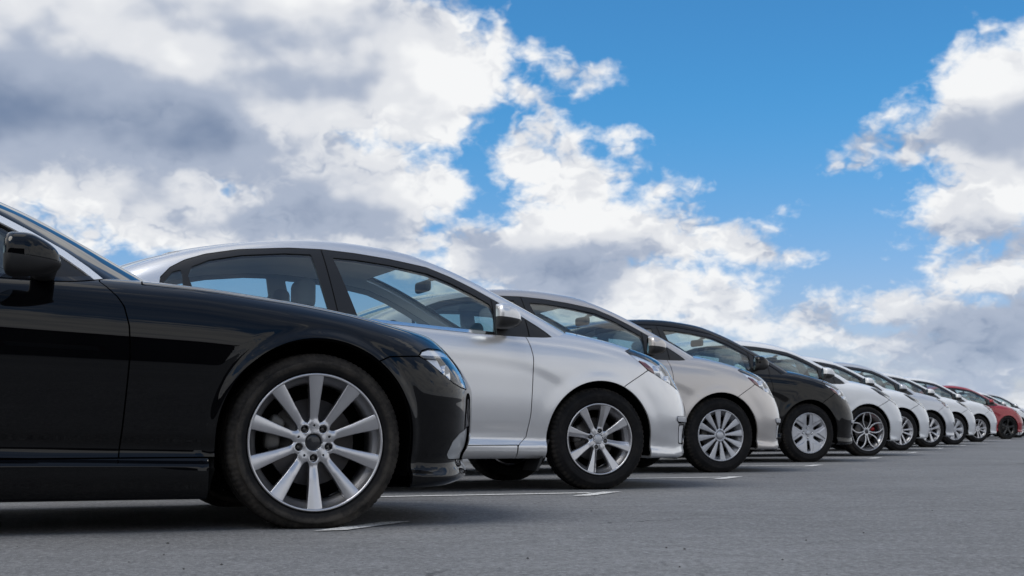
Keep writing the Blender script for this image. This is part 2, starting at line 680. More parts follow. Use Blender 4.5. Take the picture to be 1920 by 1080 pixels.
def subdivide(V, T):
    E = np.sort(np.concatenate([T[:, [0, 1]], T[:, [1, 2]], T[:, [2, 0]]]), 1)
    u, inv = np.unique(E, axis=0, return_inverse=True)
    inv = inv.ravel() + len(V)
    n = len(T)
    a, b, c = inv[:n], inv[n:2 * n], inv[2 * n:]
    V2 = np.concatenate([V, (V[u[:, 0]] + V[u[:, 1]]) / 2])
    T2 = np.concatenate([np.stack([T[:, 0], a, c], 1), np.stack([a, T[:, 1], b], 1), np.stack([c, b, T[:, 2]], 1), np.stack([a, b, c], 1)])
    return V2, T2


class Skin:
    """half of a car surface (y > 0): mesh + implicit function"""
    def __init__(self, F, lo, hi, h):
        self.F = F
        V, Q = surfnet(F, lo, hi, h)
        T = orient(F, V, tris(Q))
        self.V, self.T = clip(V, T, V[:, 1])
        self.h = h

    def cut(self, field, box=None, refine=0):
        V, T = self.V, self.T
        if box is not None:
            (x0, x1), (z0, z1) = box
            x, z = V[:, 0][T], V[:, 2][T]
            m = (x.max(1) > x0) & (x.min(1) < x1) & (z.max(1) > z0) & (z.min(1) < z1)
            if not m.any():
                return np.zeros((0, 3)), np.zeros((0, 3), int)
            V, T = compact(V, T[m])
        for _ in range(refine):
            V, T = subdivide(V, T)
            on = V[:, 1] < 1e-5
            V = project(self.F, V, 1, .004)
            V[on, 1] = 0
        # one pass per field keeps corners crisp
        for f in (field if isinstance(field, (list, tuple)) else [field]):
            if len(T) == 0:
                break
            V, T = clip(V, T, f(V[:, 0], V[:, 1], V[:, 2]))
        if len(T):
            on = V[:, 1] < 1e-5
            V = project(self.F, V, 1, .004)
            V[on, 1] = 0
        return V, T


def panel_arrays(F, V, T, depth=.014, back=None, off=0.0):
    """panel with turned-in edges (and, if back, an inner face that many metres inside)"""
    N = grad(F, V)
    N /= np.maximum(np.linalg.norm(N, axis=1, keepdims=True), 1e-9)
    V = V + N * off
    E = np.concatenate([T[:, [0, 1]], T[:, [1, 2]], T[:, [2, 0]]])
    key = np.sort(E, 1)
    u, inv, cnt = np.unique(key, axis=0, return_inverse=True, return_counts=True)
    Bd = E[cnt[inv.ravel()] == 1]
    Bd = Bd[~((V[Bd[:, 0], 1] < 1e-4) & (V[Bd[:, 1], 1] < 1e-4))]
    Vs, Ns, Ts, Ms = [V], [N], [T], [np.zeros(len(T), int)]
    base = len(V)
    dep = depth if back is None else back
    if len(Bd):
        ed = V[Bd[:, 1]] - V[Bd[:, 0]]
        side = np.cross(ed, N[Bd[:, 0]])
        side /= np.maximum(np.linalg.norm(side, axis=1, keepdims=True), 1e-9)
        vn = np.zeros_like(V)
        np.add.at(vn, Bd[:, 0], side)
        np.add.at(vn, Bd[:, 1], side)
        ub = np.unique(Bd)
        mp = np.full(len(V), -1)
        mp[ub] = np.arange(len(ub))
        top = V[ub]
        bot = V[ub] - N[ub] * dep
        Vs += [top, bot]
        Ns += [vn[ub], vn[ub]]
        a, b = mp[Bd[:, 0]] + base, mp[Bd[:, 1]] + base
        a2, b2 = a + len(ub), b + len(ub)
        Ts += [np.stack([b, a, a2], 1), np.stack([b, a2, b2], 1)]
        Ms += [np.full(len(Bd) * 2, 0)]
        base += 2 * len(ub)
    if back is not None:
        Vs.append(V - N * back)
        Ns.append(-N)
        Ts.append(T[:, ::-1] + base)
        Ms.append(np.ones(len(T), int))
    return np.concatenate(Vs), np.concatenate(Ts), np.concatenate(Ns), np.concatenate(Ms)


def mirror(V, T, N):
    f = np.array([1, -1, 1.])
    return V * f, T[:, ::-1], N * f


def panel(name, skin, field, mats, both='pair', depth=.014, back=None, box=None, off=0.0, refine=0):
    """list of mesh data blocks: one across the car ('full') or one per side ('pair')"""
    V, T = skin.cut(field, box, refine)
    if len(T) == 0:
        return []
    V, T, N, M = panel_arrays(skin.F, V, T, depth, back, off)
    mats = mats if isinstance(mats, (list, tuple)) else [mats]
    if len(mats) < 2:
        M = None
    V2, T2, N2 = mirror(V, T, N)
    if both == 'full':
        m2 = None if M is None else np.concatenate([M, M])
        return [raw_mesh(name, np.concatenate([V, V2]), np.concatenate([T, T2 + len(V)]), mats, np.concatenate([N, N2]), m2)]
    return [raw_mesh(name, V2, T2, mats, N2, M), raw_mesh(name, V, T, mats, N, M)]


def iso_mesh(name, F, lo, hi, h, mats, cutf=None, matf=None):
    V, Q = surfnet(F, lo, hi, h)
    T = orient(F, V, tris(Q))
    if cutf is not None:
        V, T = clip(V, T, cutf(V[:, 0], V[:, 1], V[:, 2]))
    N = grad(F, V, .0015)
    mi = None
    if matf is not None:
        c = V[T].mean(1)
        nn = N[T].mean(1)
        nn /= np.maximum(np.linalg.norm(nn, axis=1, keepdims=True), 1e-9)
        mi = matf(c, nn)
    return raw_mesh(name, V, T, mats, N, mi)


def lathe_arrays(prof, n=96, close=False, mod=None):
    """revolve (r, y) about the Y axis"""
    th = np.linspace(0, 2 * np.pi, n, endpoint=False)
    pr = np.array(prof, float)
    m = len(pr)
    r = np.repeat(pr[None, :, 0], n, 0)
    y = np.repeat(pr[None, :, 1], n, 0)
    if mod is not None:
        r = r + mod(n, m)
    V = np.stack([r * np.cos(th)[:, None], y, r * np.sin(th)[:, None]], -1).reshape(-1, 3)
    i = np.arange(n)[:, None]
    j = np.arange(m if close else m - 1)[None, :]
    a = i * m + j
    b = i * m + (j + 1) % m
    c = ((i + 1) % n) * m + (j + 1) % m
    d = ((i + 1) % n) * m + j
    Q = np.stack([a, b, c, d], -1).reshape(-1, 4)
    return V, Q


def lathe(name, prof, mat, n=64, close=False, mod=None):
    V, Q = lathe_arrays(prof, n, close, mod)
    return raw_mesh(name, V, Q, mat)


def sweep_tube(pts, r, n=8, closed=False):
    P = np.array(pts, float)
    k = len(P)
    V = []
    for i in range(k):
        a = P[(i - 1) % k] if (closed or i > 0) else P[i]
        b = P[(i + 1) % k] if (closed or i < k - 1) else P[i]
        t = b - a
        t /= np.linalg.norm(t)
        up = np.array([0, 0, 1.]) if abs(t[2]) < .9 else np.array([1., 0, 0])
        u = np.cross(t, up)
        u /= np.linalg.norm(u)
        v = np.cross(u, t)
        for q in range(n):
            an = 2 * math.pi * q / n
            V.append(P[i] + r * (math.cos(an) * u + math.sin(an) * v))
    F = []
    for i in range(k if closed else k - 1):
        for q in range(n):
            a, b = i * n + q, i * n + (q + 1) % n
            c, d = ((i + 1) % k) * n + (q + 1) % n, ((i + 1) % k) * n + q
            F.append((a, b, c, d))
    return np.array(V), np.array(F)


def rbox_F(c, hs, r, k=.0):
    """rounded box implicit"""
    def f(x, y, z):
        q = [np.abs(x - c[0]) - hs[0] + r, np.abs(y - c[1]) - hs[1] + r, np.abs(z - c[2]) - hs[2] + r]
        o = np.sqrt(sum(np.maximum(a, 0)**2 for a in q))
        return o + np.minimum(np.maximum(np.maximum(q[0], q[1]), q[2]), 0) - r
    return f


def box_mesh(name, lo, hi, mat, bev=0.0):
    import bmesh
    bm = bmesh.new()
    bmesh.ops.create_cube(bm, size=1)
    for v in bm.verts:
        v.co = Vector([(l + h) / 2 + c * (h - l) for l, h, c in zip(lo, hi, v.co)])
    if bev:
        bmesh.ops.bevel(bm, geom=bm.edges[:], offset=bev, segments=3, affect='EDGES', profile=.5)
    me = bpy.data.meshes.new(name)
    bm.to_mesh(me)
    bm.free()
    me.materials.append(MATS[mat])
    return me


# ------------------------------------------------------------------ car body model
def interp(pts):
    p = sorted(pts)
    xs, ys = [a for a, _ in p], [b for _, b in p]
    return lambda q: np.interp(q, xs, ys)


def sstep(x, a, b):
    t = np.clip((x - a) / (b - a), 0, 1)
    return t * t * (3 - 2 * t)


class Model:
    pass


def make_model(c):
    """c: dict of profile curves measured in metres from the front axle; returns the list of parts"""
    M = Model()
    M.c = c
    M.parts = []                     # (name, mesh, parent index or None, painted?)
    W, zs, zc = spline(c['W']), spline(c['zs']), spline(c['zc'])
    inset, Xn, Xr = spline(c['inset']), spline(c['nose']), spline(c['tail'])
    zref, ws = c['zref'], c['ws']
    L, Ra, za = c['L'], c['Ra'], c['za']
    creases = [(spline(p), a, x0, x1, wd) for p, a, x0, x1, wd in c['creases']]
    fl, flw = c['flare']

    def arch_r(x, z, xa):
        return np.where(z > za, np.hypot(x - xa, z - za), np.abs(x - xa))

    def side_hw(x, z):
        w = W(x) - inset(z * zref / zs(x))
        for f, a, x0, x1, wd in creases:
            dz = z - f(x)
            wx = sstep(x, x0, x0 + .25) * (1 - sstep(x, x1 - .22, x1))
            w = w - a * wx * sstep(-dz, -.01, .075) * np.exp(np.minimum(dz, 0) / wd)
        for xa in (0.0 + c['ax'], -L):
            r = np.hypot(x - xa, z - za)
            t = np.clip((r - Ra) / flw, 0, 1.6)
            w = w + fl * np.exp(-(t * 1.6)**2) - c['dish'] * np.exp(-((r - Ra - flw * .62) / (flw * .42))**2)
        return w

    def lower(x, y, z):
        y = np.abs(y)
        g1 = (y - side_hw(x, z)) * .97
        yy = np.clip(y / ws, 0, 1.15)
        zt = zs(x) + (zc(x) - zs(x)) * (1 - yy**2.2)
        if 'ridge' in c:               # raised hood ridges
            x0, x1, y0, a, wd = c['ridge']
            wx = sstep(x, x0, x0 + .3) * (1 - sstep(x, x1 - .3, x1))
            zt = zt + a * wx * np.exp(-((y - y0) / wd)**2)
        g2 = (z - zt) * .95
        a = smax(g1, (x - (Xn(z) - c['bow'] * y**2)) * .88, c['k_nose'])
        a = smax(a, g2, c['k_top'] - c['k_cut'] * sstep(x, .22, .5))
        a = smax(a, ((Xr(z) + c['bow_r'] * y**2) - x) * .9, .14)
        return smax(a, c['zbot'] + c.get('zbot_f', 0) * sstep(x, -.3, .3) - z, .025)

    zb, Zr, Wg, tum = spline(c['belt']), spline(c['roof']), spline(c['Wg']), spline(c['tumble'])
    xm = c['x_mid']

    def gside(x, z):
        return Wg(x) - tum(z - zb(x))

    def green(x, y, z):
        y = np.abs(y)
        yn = np.clip(y / .70, 0, 1.3)
        sp = sstep(x, xm - .2, xm + .5)
        sn = 1 - sstep(x, xm - .5, xm + .2)
        zr = Zr(x + (c['bow_f'] * sp - c['bow_b'] * sn) * yn**2) - c['crown'] * yn**2
        return np.maximum(smax(y - gside(x, z), (z - zr) * .85, c['k_roof']), zb(x) - .16 - z)

    h = c['h']
    x0, x1 = c['xmin'], c['xmax']
    low = Skin(lower, (x0, -2 * h, 0.06), (x1, 1.04, 1.16), h)
    gre = Skin(green, (x0, -2 * h, .72), (.35, 1.0, 1.62), h)
    M.lower, M.green = lower, green
    G = c['gap']

    def add(name, meshes, parent=None, painted=False):
        ids = []
        for i, me in enumerate(meshes):
            pi = None if parent is None else parent[min(i, len(parent) - 1)]
            M.parts.append((name, me, pi, painted))
            ids.append(len(M.parts) - 1)
        return ids

    # ---------------- fields
    out = lambda x, y, z: green(x, y, z)                       # > 0 outside the cabin
    arch = lambda x, y, z: np.minimum(arch_r(x, z, c['ax']) - Ra, arch_r(x, z, -L) - Ra)
    hlp = poly_sdf(c['lamp'])
    HL = lambda x, y, z: np.minimum(np.minimum(hlp(x, z), y - c['lamp_y']), x - .1)
    yh, zhf = interp(c['hood_y']), interp(c['hood_z'])
    xcw = lambda y: c['cowl_x'] + c['cowl_b'] * y**2
    HOOD = lambda x, y, z: np.minimum(np.minimum(yh(x) - y, x - xcw(y)), z - zhf(x))
    bsp = poly_sdf(c['bumper'])
    BS = lambda x, y, z: np.where((y < c['lamp_y'] + .02) & (x > .42), np.maximum(bsp(x, z), np.minimum(c['lamp_y'] + .02 - y, x - .42)), bsp(x, z))
    cowl = lambda x, y, z: np.min([c['cowl_y'] - y, xcw(y) - x, x + 1.3, z - .7], axis=0)
    xdf = interp([(z, x) for x, z in c['door_f']])
    xdr = interp([(z, x) for x, z in c['door_r']])
    zdb = c['door_z']
    grille = [(n, poly_sdf(p), xm_, mt) for n, p, xm_, mt in c['grilles']]
    GR = lambda x, y, z: np.max([np.minimum(f(y, z), x - xm_) for n, f, xm_, mt in grille], axis=0)
    sidep = [(n, poly_sdf(p), ymn, mt, of) for n, p, ymn, mt, of in c['side_patches']]
    SP = lambda x, y, z: np.max([np.minimum(f(x, z), y - ymn) for n, f, ymn, mt, of in sidep], axis=0) if sidep else np.full(np.shape(x), -9.)
    mn = lambda *fs: (lambda x, y, z: np.min([f(x, y, z) for f in fs], axis=0))
    neg = lambda f, g=G: (lambda x, y, z: -f(x, y, z) - g)
    ins = lambda f, g=G: (lambda x, y, z: f(x, y, z) - g)
    zcut = lambda x, y, z: z - (c['zbot'] + c.get('zbot_f', 0) * sstep(x, -.3, .3) + .004)

    # ---------------- lower body
    P = 'paint_silver'
    hood = add('hood', panel('hood', low, [ins(HOOD), neg(HL), out], P, 'full', box=((-1.2, 1.2), (.4, 1.3))), None, True)
    fender_f = [neg(BS), neg(HL), neg(HOOD), lambda x, y, z: x - xdf(z) - G, arch, out,
                lambda x, y, z: -cowl(x, y, z), zcut]
    if 'fender_z' in c:
        fz = c['fender_z']
        fender_f.append(lambda x, y, z: z - fz - G)
    fen = add('fender', panel('fender', low, fender_f, P, box=((-1.3, 1.2), (.1, 1.3)), refine=c.get('pref', 0)), None, True)
    add('front_bumper', panel('front_bumper', low, [ins(BS), neg(HL), neg(HOOD), arch, neg(GR, .002), neg(SP, .002), lambda x, y, z: x - .1], P, 'full',
                              box=((0, 1.2), (0, 1)), refine=c.get('pref', 0)), None, True)
    add('wiper_cowl', panel('wiper_cowl', low, [ins(cowl), out], 'black_plastic', 'full', box=((-1.4, 0.4), (.6, 1.3))))
    dz = lambda x, y, z: z - zdb - G
    if 'door_m' in c:
        xdm = interp([(z, x) for x, z in c['door_m']])
        fd = add('front_door', panel('front_door', low, [lambda x, y, z: xdf(z) - x - G, lambda x, y, z: x - xdm(z) - G, dz, out, arch], P), None, True)
        rd = add('rear_door', panel('rear_door', low, [lambda x, y, z: xdm(z) - x - G, lambda x, y, z: x - xdr(z) - G, dz, out,
                                                       lambda x, y, z: arch(x, y, z) - c['door_arch']], P), None, True)
    else:
        xdm = xdr
        fd = add('front_door', panel('front_door', low, [lambda x, y, z: xdf(z) - x - G, lambda x, y, z: x - xdr(z) - G, dz, out, arch], P), None, True)
        rd = fd
    xs0 = c['sill_x']
    add('sill_panel', panel('sill_panel', low, [lambda x, y, z: zdb - z - G, lambda x, y, z: xs0 - x - G, lambda x, y, z: x + L, arch, lambda x, y, z: y - .5, zcut], P), None, True)
    tlp = poly_sdf(c['tail_lamp'])
    TL = lambda x, y, z: np.minimum(tlp(x, z), y - .38)
    TR = lambda x, y, z: np.min([.66 - y, (-L - .30) - x, z - .52], axis=0)
    RB = lambda x, y, z: np.min([(-L - .30) - x, c['rb_z'] - z], axis=0)
    add('rear_fender', panel('rear_fender', low, [lambda x, y, z: np.maximum(xdr(z) - x - G, np.where(x < -L + .5, c['door_arch'] - arch(x, y, z) - G, -1)), arch, neg(TL), neg(TR), neg(RB), out, zcut,
                                                  lambda x, y, z: np.where(x > -L, z - zdb - G, 1.0)],
                             P, box=((-9, -L + .9), (0, 2))), None, True)
    add('boot_lid', panel('boot_lid', low, [ins(TR), neg(TL), neg(RB), out], P, 'full', box=((-9, -L), (0, 2))), None, True)
    add('rear_bumper', panel('rear_bumper', low, [ins(RB), neg(TL), arch, zcut], P, 'full', box=((-9, -L), (0, 2))), None, True)
    add('tail_light', panel('tail_light', low, [ins(TL)], 'tail_red', box=((-9, -L), (0, 2)), off=.002))
    # dark shell behind the gaps, open at the arches and lamps
    add('inner_shell', panel('inner_shell', low, [lambda x, y, z: arch(x, y, z) - .01, out, neg(HL, -.01), neg(GR, -.01), neg(SP, -.01)], 'liner', 'full', depth=.003, off=-.024))

    # ---------------- lamps
    LB = ((.0, .9), (.45, .95))
    lens = add('headlight', panel('headlight', low, [ins(HL)], 'lamp_glass', depth=.012, box=LB, refine=c['lref']))
    hb = [ins(HL, .004)]
    add('lamp_housing', panel('lamp_housing', low, hb, c['lamp_back'], depth=-.028, off=-.032, box=LB, refine=c['lref'] - 1), lens)
    for n, poly, mt, of in c['lamp_bits']:
        f = poly_sdf(poly)
        add(n, panel(n, low, [lambda x, y, z: HL(x, y, z) - .005, lambda x, y, z: f(x, z)], mt, depth=.03, off=of, box=LB, refine=c['lref']), lens)
    for (lx, lz, r) in c['lamp_bowls']:
        k = np.argmin((low.V[:, 0] - lx)**2 + (low.V[:, 2] - lz)**2 + 4 * np.maximum(c['lamp_y'] - low.V[:, 1], 0)**2)
        p0 = low.V[k]
        n0 = grad(lower, low.V[k:k + 1])[0]
        n0 /= np.linalg.norm(n0)
        pos = p0 - n0 * .046
        prof = [(.001, -.010), (r * .45, -.006), (r * .5, 0), (r * .62, .004), (r * .8, -.012), (r, -.034), (r * 1.06, -.034), (r * 1.06, .02)]
        V, Q = lathe_arrays([(a, -b) for a, b in prof], 28)
        ax = Vector((.80, .55, .12)).normalized()
        q = Vector((0, 1, 0)).rotation_difference(ax).to_matrix()
        Vr = V @ np.array(q).T + pos
        V2 = Vr * np.array([1, -1, 1])
        add('lamp_reflector', [raw_mesh('lamp_reflector', V2, Q, 'lamp_chrome'), raw_mesh('lamp_reflector', Vr, Q[:, ::-1], 'lamp_chrome')], lens)
    # ---------------- grille and bumper patches
    for n, f, xm_, mt in grille:
        bothm = 'pair' if min(v[0] for v in [V for V in c['grilles'] if V[0] == n][0][1]) > 0 else 'full'
        ids = add(n, panel(n, low, [lambda x, y, z: np.minimum(f(y, z), x - xm_)], mt, bothm, depth=-.03, off=-.03, box=((.3, 1.2), (0, 1.2))))
        if ids:
            zz = [V for V in c['grilles'] if V[0] == n][0][1]
            zlo, zhi = min(v[1] for v in zz), max(v[1] for v in zz)
            k = 0
            while zlo + .02 + k * .028 < zhi - .008:
                z0_ = zlo + .02 + k * .028
                me = panel('grille_slat', low, [lambda x, y, z: f(y, z) + .004, lambda x, y, z: x - xm_, lambda x, y, z: z - z0_ + .004, lambda x, y, z: z0_ + .004 - z], 'gloss_black', bothm, depth=.02, off=-.010, box=((.3, 1.2), (z0_ - .03, z0_ + .03)))
                add('grille_slat', me, ids)
                k += 1
    for n, f, ymn, mt, of in sidep:
        add(n, panel(n, low, [lambda x, y, z: np.minimum(f(x, z), y - ymn)], mt, depth=of if of < 0 else .01, off=of, box=((.2, 1.2), (0, 1.2))))

    # ---------------- cabin
    lo_out = lambda x, y, z: lower(x, y, z)
    dlo = poly_sdf(c['dlo'])
    D = lambda x, y, z: np.minimum(dlo(x, z), y - (gside(x, z) - .085))
    gl = [(n, poly_sdf(p)) for n, p in c['glass']]
    GLS = lambda x, y, z: np.minimum(np.max([f(x, z) for n, f in gl], axis=0), y - (gside(x, z) - .08))
    hx, hb_ = c['header']
    rx, rb_ = c['rear_header']
    WS = lambda x, y, z: np.min([gside(x, z) - c['a_pillar'] - y, x - (hx - hb_ * (y / .7)**2)], axis=0)
    RW = lambda x, y, z: np.min([gside(x, z) - .12 - y, (rx + rb_ * (y / .7)**2) - x], axis=0)
    add('roof', panel('roof', gre, [neg(D), neg(WS, .001), neg(RW, .001), lo_out], [P, 'headliner'], 'full', back=.035), None, True)
    fr = add('window_frame', panel('window_frame', gre, [ins(D, .001), neg(GLS, -.001), lo_out], ['black_trim', 'interior_grey'], back=.03, off=-.003, refine=c['gref'], box=((-2.9, -.1), (.75, 1.5))))
    for n, f in gl:
        add(n, panel(n, gre, [lambda x, y, z: np.minimum(f(x, z), y - (gside(x, z) - .08)) + .004, lo_out], 'window_glass', depth=.003, off=-.010), fr if n == 'quarter_glass' else None)
    add('windscreen', panel('windscreen', gre, [lambda x, y, z: WS(x, y, z) + .012, lo_out], 'windscreen_glass', 'full', depth=.003, off=-.006))
    wsb = lambda x, y, z: np.minimum(WS(x, y, z) + .010, .024 - WS(x, y, z))
    add('windscreen_seal', panel('windscreen_seal', gre, [wsb, lo_out], 'black_trim', 'full', depth=.006, off=-.004))
    add('rear_window', panel('rear_window', gre, [lambda x, y, z: RW(x, y, z) + .012, lo_out], 'window_glass', 'full', depth=.003, off=-.006))
    for n, mt, f in c['trims'](dlo, gside, lower):
        add(n, panel(n, gre, list(f) + [lo_out], mt, depth=.006, off=.003, refine=1, box=((-2.8, -.2), (.8, 1.5))), fr)
    # sail panel seam between door frames
    for seam in c['frame_seams']:
        f = line_dist(seam)
        add('frame_seam', panel('frame_seam', gre, [lambda x, y, z: .0028 - f(x, z), lambda x, y, z: .0028 + f(x, z), lambda x, y, z: D(x, y, z) - .004, lo_out], 'liner', depth=.001, off=-.0015), fr)
    dtr = lambda x, y, z: np.min([xdf(z) - x, x - (xdr(z) if 'door_m' in c else xdr(z)), z - zdb - .05, arch(x, y, z) - .06], axis=0)
    add('door_card', panel('door_card', low, [dtr, out], 'interior_grey', depth=.004, off=-.05))
    # wing mirror
    mx, my, mz, sx, sy, sz = c['mirror']

    def mir(x, y, z):
        u, v, w_ = (x - mx) / sx, (y - my) / sy, (z - mz) / sz
        # blunt at the back, tapering forward and towards the foot
        tp = 1 - c.get('mirror_taper', .36) * np.clip(u + .3, 0, 1.4)**1.7
        ww = w_ - .22 * np.clip(u, 0, 1) * c['mirror_drop']
        pw = c.get('mirror_pow', 3.0)
        q = (np.abs(v / tp)**pw + np.abs(ww / tp)**pw)**(1 / pw)
        a = (q - 1) * min(sy, sz) * .8
        a = smax(a, (np.abs(u) - 1) * sx * .9, .03)
        ft = np.hypot((x - mx - sx * .55) / 1.8, (z - (mz - sz * .50 - .06 * (my - y)))) - .024      # foot
        ft = np.maximum(ft, y - my)
        ft = np.maximum(ft, (my - sy - .10) - y)
        return smin(a, ft, .03)
    lo_, hi_ = (mx - sx - .06, my - sy - .14, mz - sz - .08), (mx + sx + .08, my + sy + .05, mz + sz + .06)
    V, Q = surfnet(mir, lo_, hi_, .009)
    T = orient(mir, V, tris(Q))
    rear = lambda V: V[:, 0] - (mx - sx * .88) + .36 * (V[:, 1] - my)
    split = lambda V: V[:, 2] - (mz - sz * .18 - .10 * (V[:, 0] - mx)) + np.where(V[:, 1] < my - sy * .8, -.2, 0)
    for nm, s_, mt, pt in (('mirror_cap', 1, P, True), ('wing_mirror', -1, 'black_plastic', False)):
        Vc, Tc = clip(V, T, s_ * split(V))
        Vc, Tc = clip(Vc, Tc, rear(Vc))
        N = grad(mir, Vc, .002)
        V2, T2, N2 = mirror(Vc, Tc, N)
        d = [raw_mesh(nm, V2, T2, mt, N2), raw_mesh(nm, Vc, Tc, mt, N)]
        if nm == 'wing_mirror':
            wm = add(nm, d)
        else:
            caps = d
    add('mirror_cap', caps, wm, c.get('cap_painted', True))
    Vc, Tc = clip(V, T, -rear(V))
    if len(Tc):
        Vc, Tc = clip(Vc, Tc, Vc[:, 1] - (my - sy * 1.0))
    if len(Tc):
        Vc[:, 0] = mx - sx * .86 - .36 * (Vc[:, 1] - my)
        N = np.tile([-1., -.36, 0], (len(Vc), 1))
        V2, T2, N2 = mirror(Vc, Tc, N)
        add('mirror_glass', [raw_mesh('mirror_glass', V2, T2, 'mirror_face', N2), raw_mesh('mirror_glass', Vc, Tc, 'mirror_face', N)], wm)
    # door handles
    for (hx_, hz_), dr in zip(c['handles'], (fd, rd)):
        yw = float(side_hw(np.array([hx_]), np.array([hz_]))[0])
        Vh, Fh = sweep_tube([(hx_ - .10, yw - .01, hz_), (hx_ - .08, yw + .022, hz_ + .002), (hx_, yw + .028, hz_ + .003), (hx_ + .08, yw + .022, hz_), (hx_ + .10, yw - .01, hz_ - .002)], .012, 10)
        add('door_handle', [raw_mesh('door_handle', Vh * np.array([1, -1, 1]), Fh[:, ::-1], P), raw_mesh('door_handle', Vh, Fh, P)], dr, True)

    # ---------------- wheel housings, floor, cabin furniture
    def housing(xa):
        n = 26
        an = np.linspace(-.12 * math.pi, 1.12 * math.pi, n)
        V, F = [], []
        yo = float(W(np.array([xa]))[0]) - .085
        for y in (yo, .50):
            for a in an:
                V.append((xa + (Ra + .022) * math.cos(a), y, za + (Ra + .022) * math.sin(a)))
        V.append((xa, .50, za))
        for i in range(n - 1):
            F.append((i, i + 1, n + i + 1, n + i))
            F.append((n + i, n + i + 1, 2 * n))
        V2 = [(x, -y, z) for x, y, z in V]
        return [raw_mesh('wheel_housing', V2, [f[::-1] for f in F], 'liner'), raw_mesh('wheel_housing', V, F, 'liner')]
    add('wheel_housing', housing(c['ax']))
    add('wheel_housing', housing(-L))
    add('floor_pan', [box_mesh('floor_pan', (-L + .42, -.70, c['zbot'] + .01), (-.46, .70, c['zbot'] + .10), 'liner', .01)])
    add('carpet', [box_mesh('carpet', (-L + .44, -.66, c['zbot'] + .103), (-.48, .66, c['zbot'] + .125), 'carpet', .005)])
    add('engine_tray', [box_mesh('engine_tray', (-.45, -.48, c['zbot'] + .02), (.62, .48, c['zbot'] + .10), 'liner', .01)])
    add('boot_floor', [box_mesh('boot_floor', (c['xmin'] + .25, -.48, c['zbot'] + .06), (-L + .40, .48, c['zbot'] + .16), 'liner', .01)])
    bz = float(zb(np.array([c['seat_x'][0]]))[0])
    dzb = float(zb(np.array([c['dash_x']]))[0]) - .035
    # dashboard follows the cowl
    def dash(x, y, z):
        return smax(smax((np.abs(y) - .66), (z - (dzb + .015 - .5 * np.maximum(x - (c['cowl_x'] - .15), 0)**2 - .10 * np.maximum((c['dash_x'] + .1) - x, 0))), .05),
                    smax(np.abs(x - (c['dash_x'] + .30)) - .34, dzb - .35 - z, .05), .06)
    add('dashboard', [iso_mesh('dashboard', dash, (c['dash_x'] - .2, -.75, dzb - .45), (c['dash_x'] + .8, .75, dzb + .15), .03, 'interior_grey')])
    # seats: backrest, cushion and headrest
    sxs = c['seat_x']
    for row, sx_ in enumerate(sxs):
        for sy_ in ((.36, -.36) if row == 0 else (.34, -.34)):
            ht = bz - .04
            def seat(x, y, z):
                b = rbox_F((0, sy_, 0), (.07, .235, .33), .06)
                ca, sa = math.cos(.36), math.sin(.36)
                X, Z = x - (sx_ - .02), z - (ht - .25)
                bb = b(X * ca + Z * sa, y, -X * sa + Z * ca)
                cu = rbox_F((sx_ + .28, sy_, ht - .56), (.27, .24, .085), .07)(x, y, z)
                return smin(bb, cu, .06)
            st = add('seat', [iso_mesh('seat', seat, (sx_ - .3, sy_ - .3, ht - .72), (sx_ + .62, sy_ + .3, ht + .16), .032, 'seat_cloth')])
            hx2, hz2 = sx_ - .17, ht + .19
            add('headrest', [iso_mesh('headrest', rbox_F((hx2, sy_, hz2), (.055, .135, .095), .05), (hx2 - .1, sy_ - .18, hz2 - .14), (hx2 + .1, sy_ + .18, hz2 + .14), .018, 'seat_cloth')], st)
    # steering wheel on the left, rear-view mirror in the middle
    swx, swz = c['dash_x'] - .10, dzb - .02
    pts = []
    for i in range(30):
        a = 2 * math.pi * i / 30
        u, v = .185 * math.cos(a), .185 * math.sin(a)
        pts.append((swx - v * .42, .36 + u, swz + v * .90))
    Vt, Ft = sweep_tube(pts, .016, 8, True)
    sw = add('steering_wheel', [raw_mesh('steering_wheel', Vt, Ft, 'interior_dark')])
    add('steering_hub', [iso_mesh('steering_hub', lambda x, y, z: rbox_F((0, 0, 0), (.035, .17, .05), .03)(x - swx - .02, y - .36, z - swz), (swx - .06, .16, swz - .09), (swx + .1, .56, swz + .09), .018, 'interior_dark')], sw)
    rmx, rmz = c['rv_mirror']
    rv = add('rear_view_mirror', [iso_mesh('rear_view_mirror', rbox_F((rmx, 0, rmz), (.022, .12, .037), .02), (rmx - .04, -.15, rmz - .06), (rmx + .04, .15, rmz + .06), .012, 'interior_dark')])
    Vt, Ft = sweep_tube([(rmx + .01, 0, rmz + .02), (rmx + .05, 0, rmz + .05), (rmx + .09, 0, rmz + .058)], .012, 8)
    add('mirror_stalk', [raw_mesh('mirror_stalk', Vt, Ft, 'interior_dark')], rv)
    if c.get('mudflap'):
        V = []
        for y in (.60, .82):
            for x, z in ((-Ra + .028, .30), (-Ra + .012, .30), (-Ra - .06, .115), (-Ra - .045, .115)):
                V.append((x - .0, y, z))
        F = [(0, 1, 2, 3), (7, 6, 5, 4), (0, 4, 5, 1), (1, 5, 6, 2), (2, 6, 7, 3), (3, 7, 4, 0)]
        add('mud_flap', [raw_mesh('mud_flap', [(x, -y, z) for x, y, z in V], [f[::-1] for f in F], 'black_plastic', smooth=False), raw_mesh('mud_flap', V, F, 'black_plastic', smooth=False)])
    return M


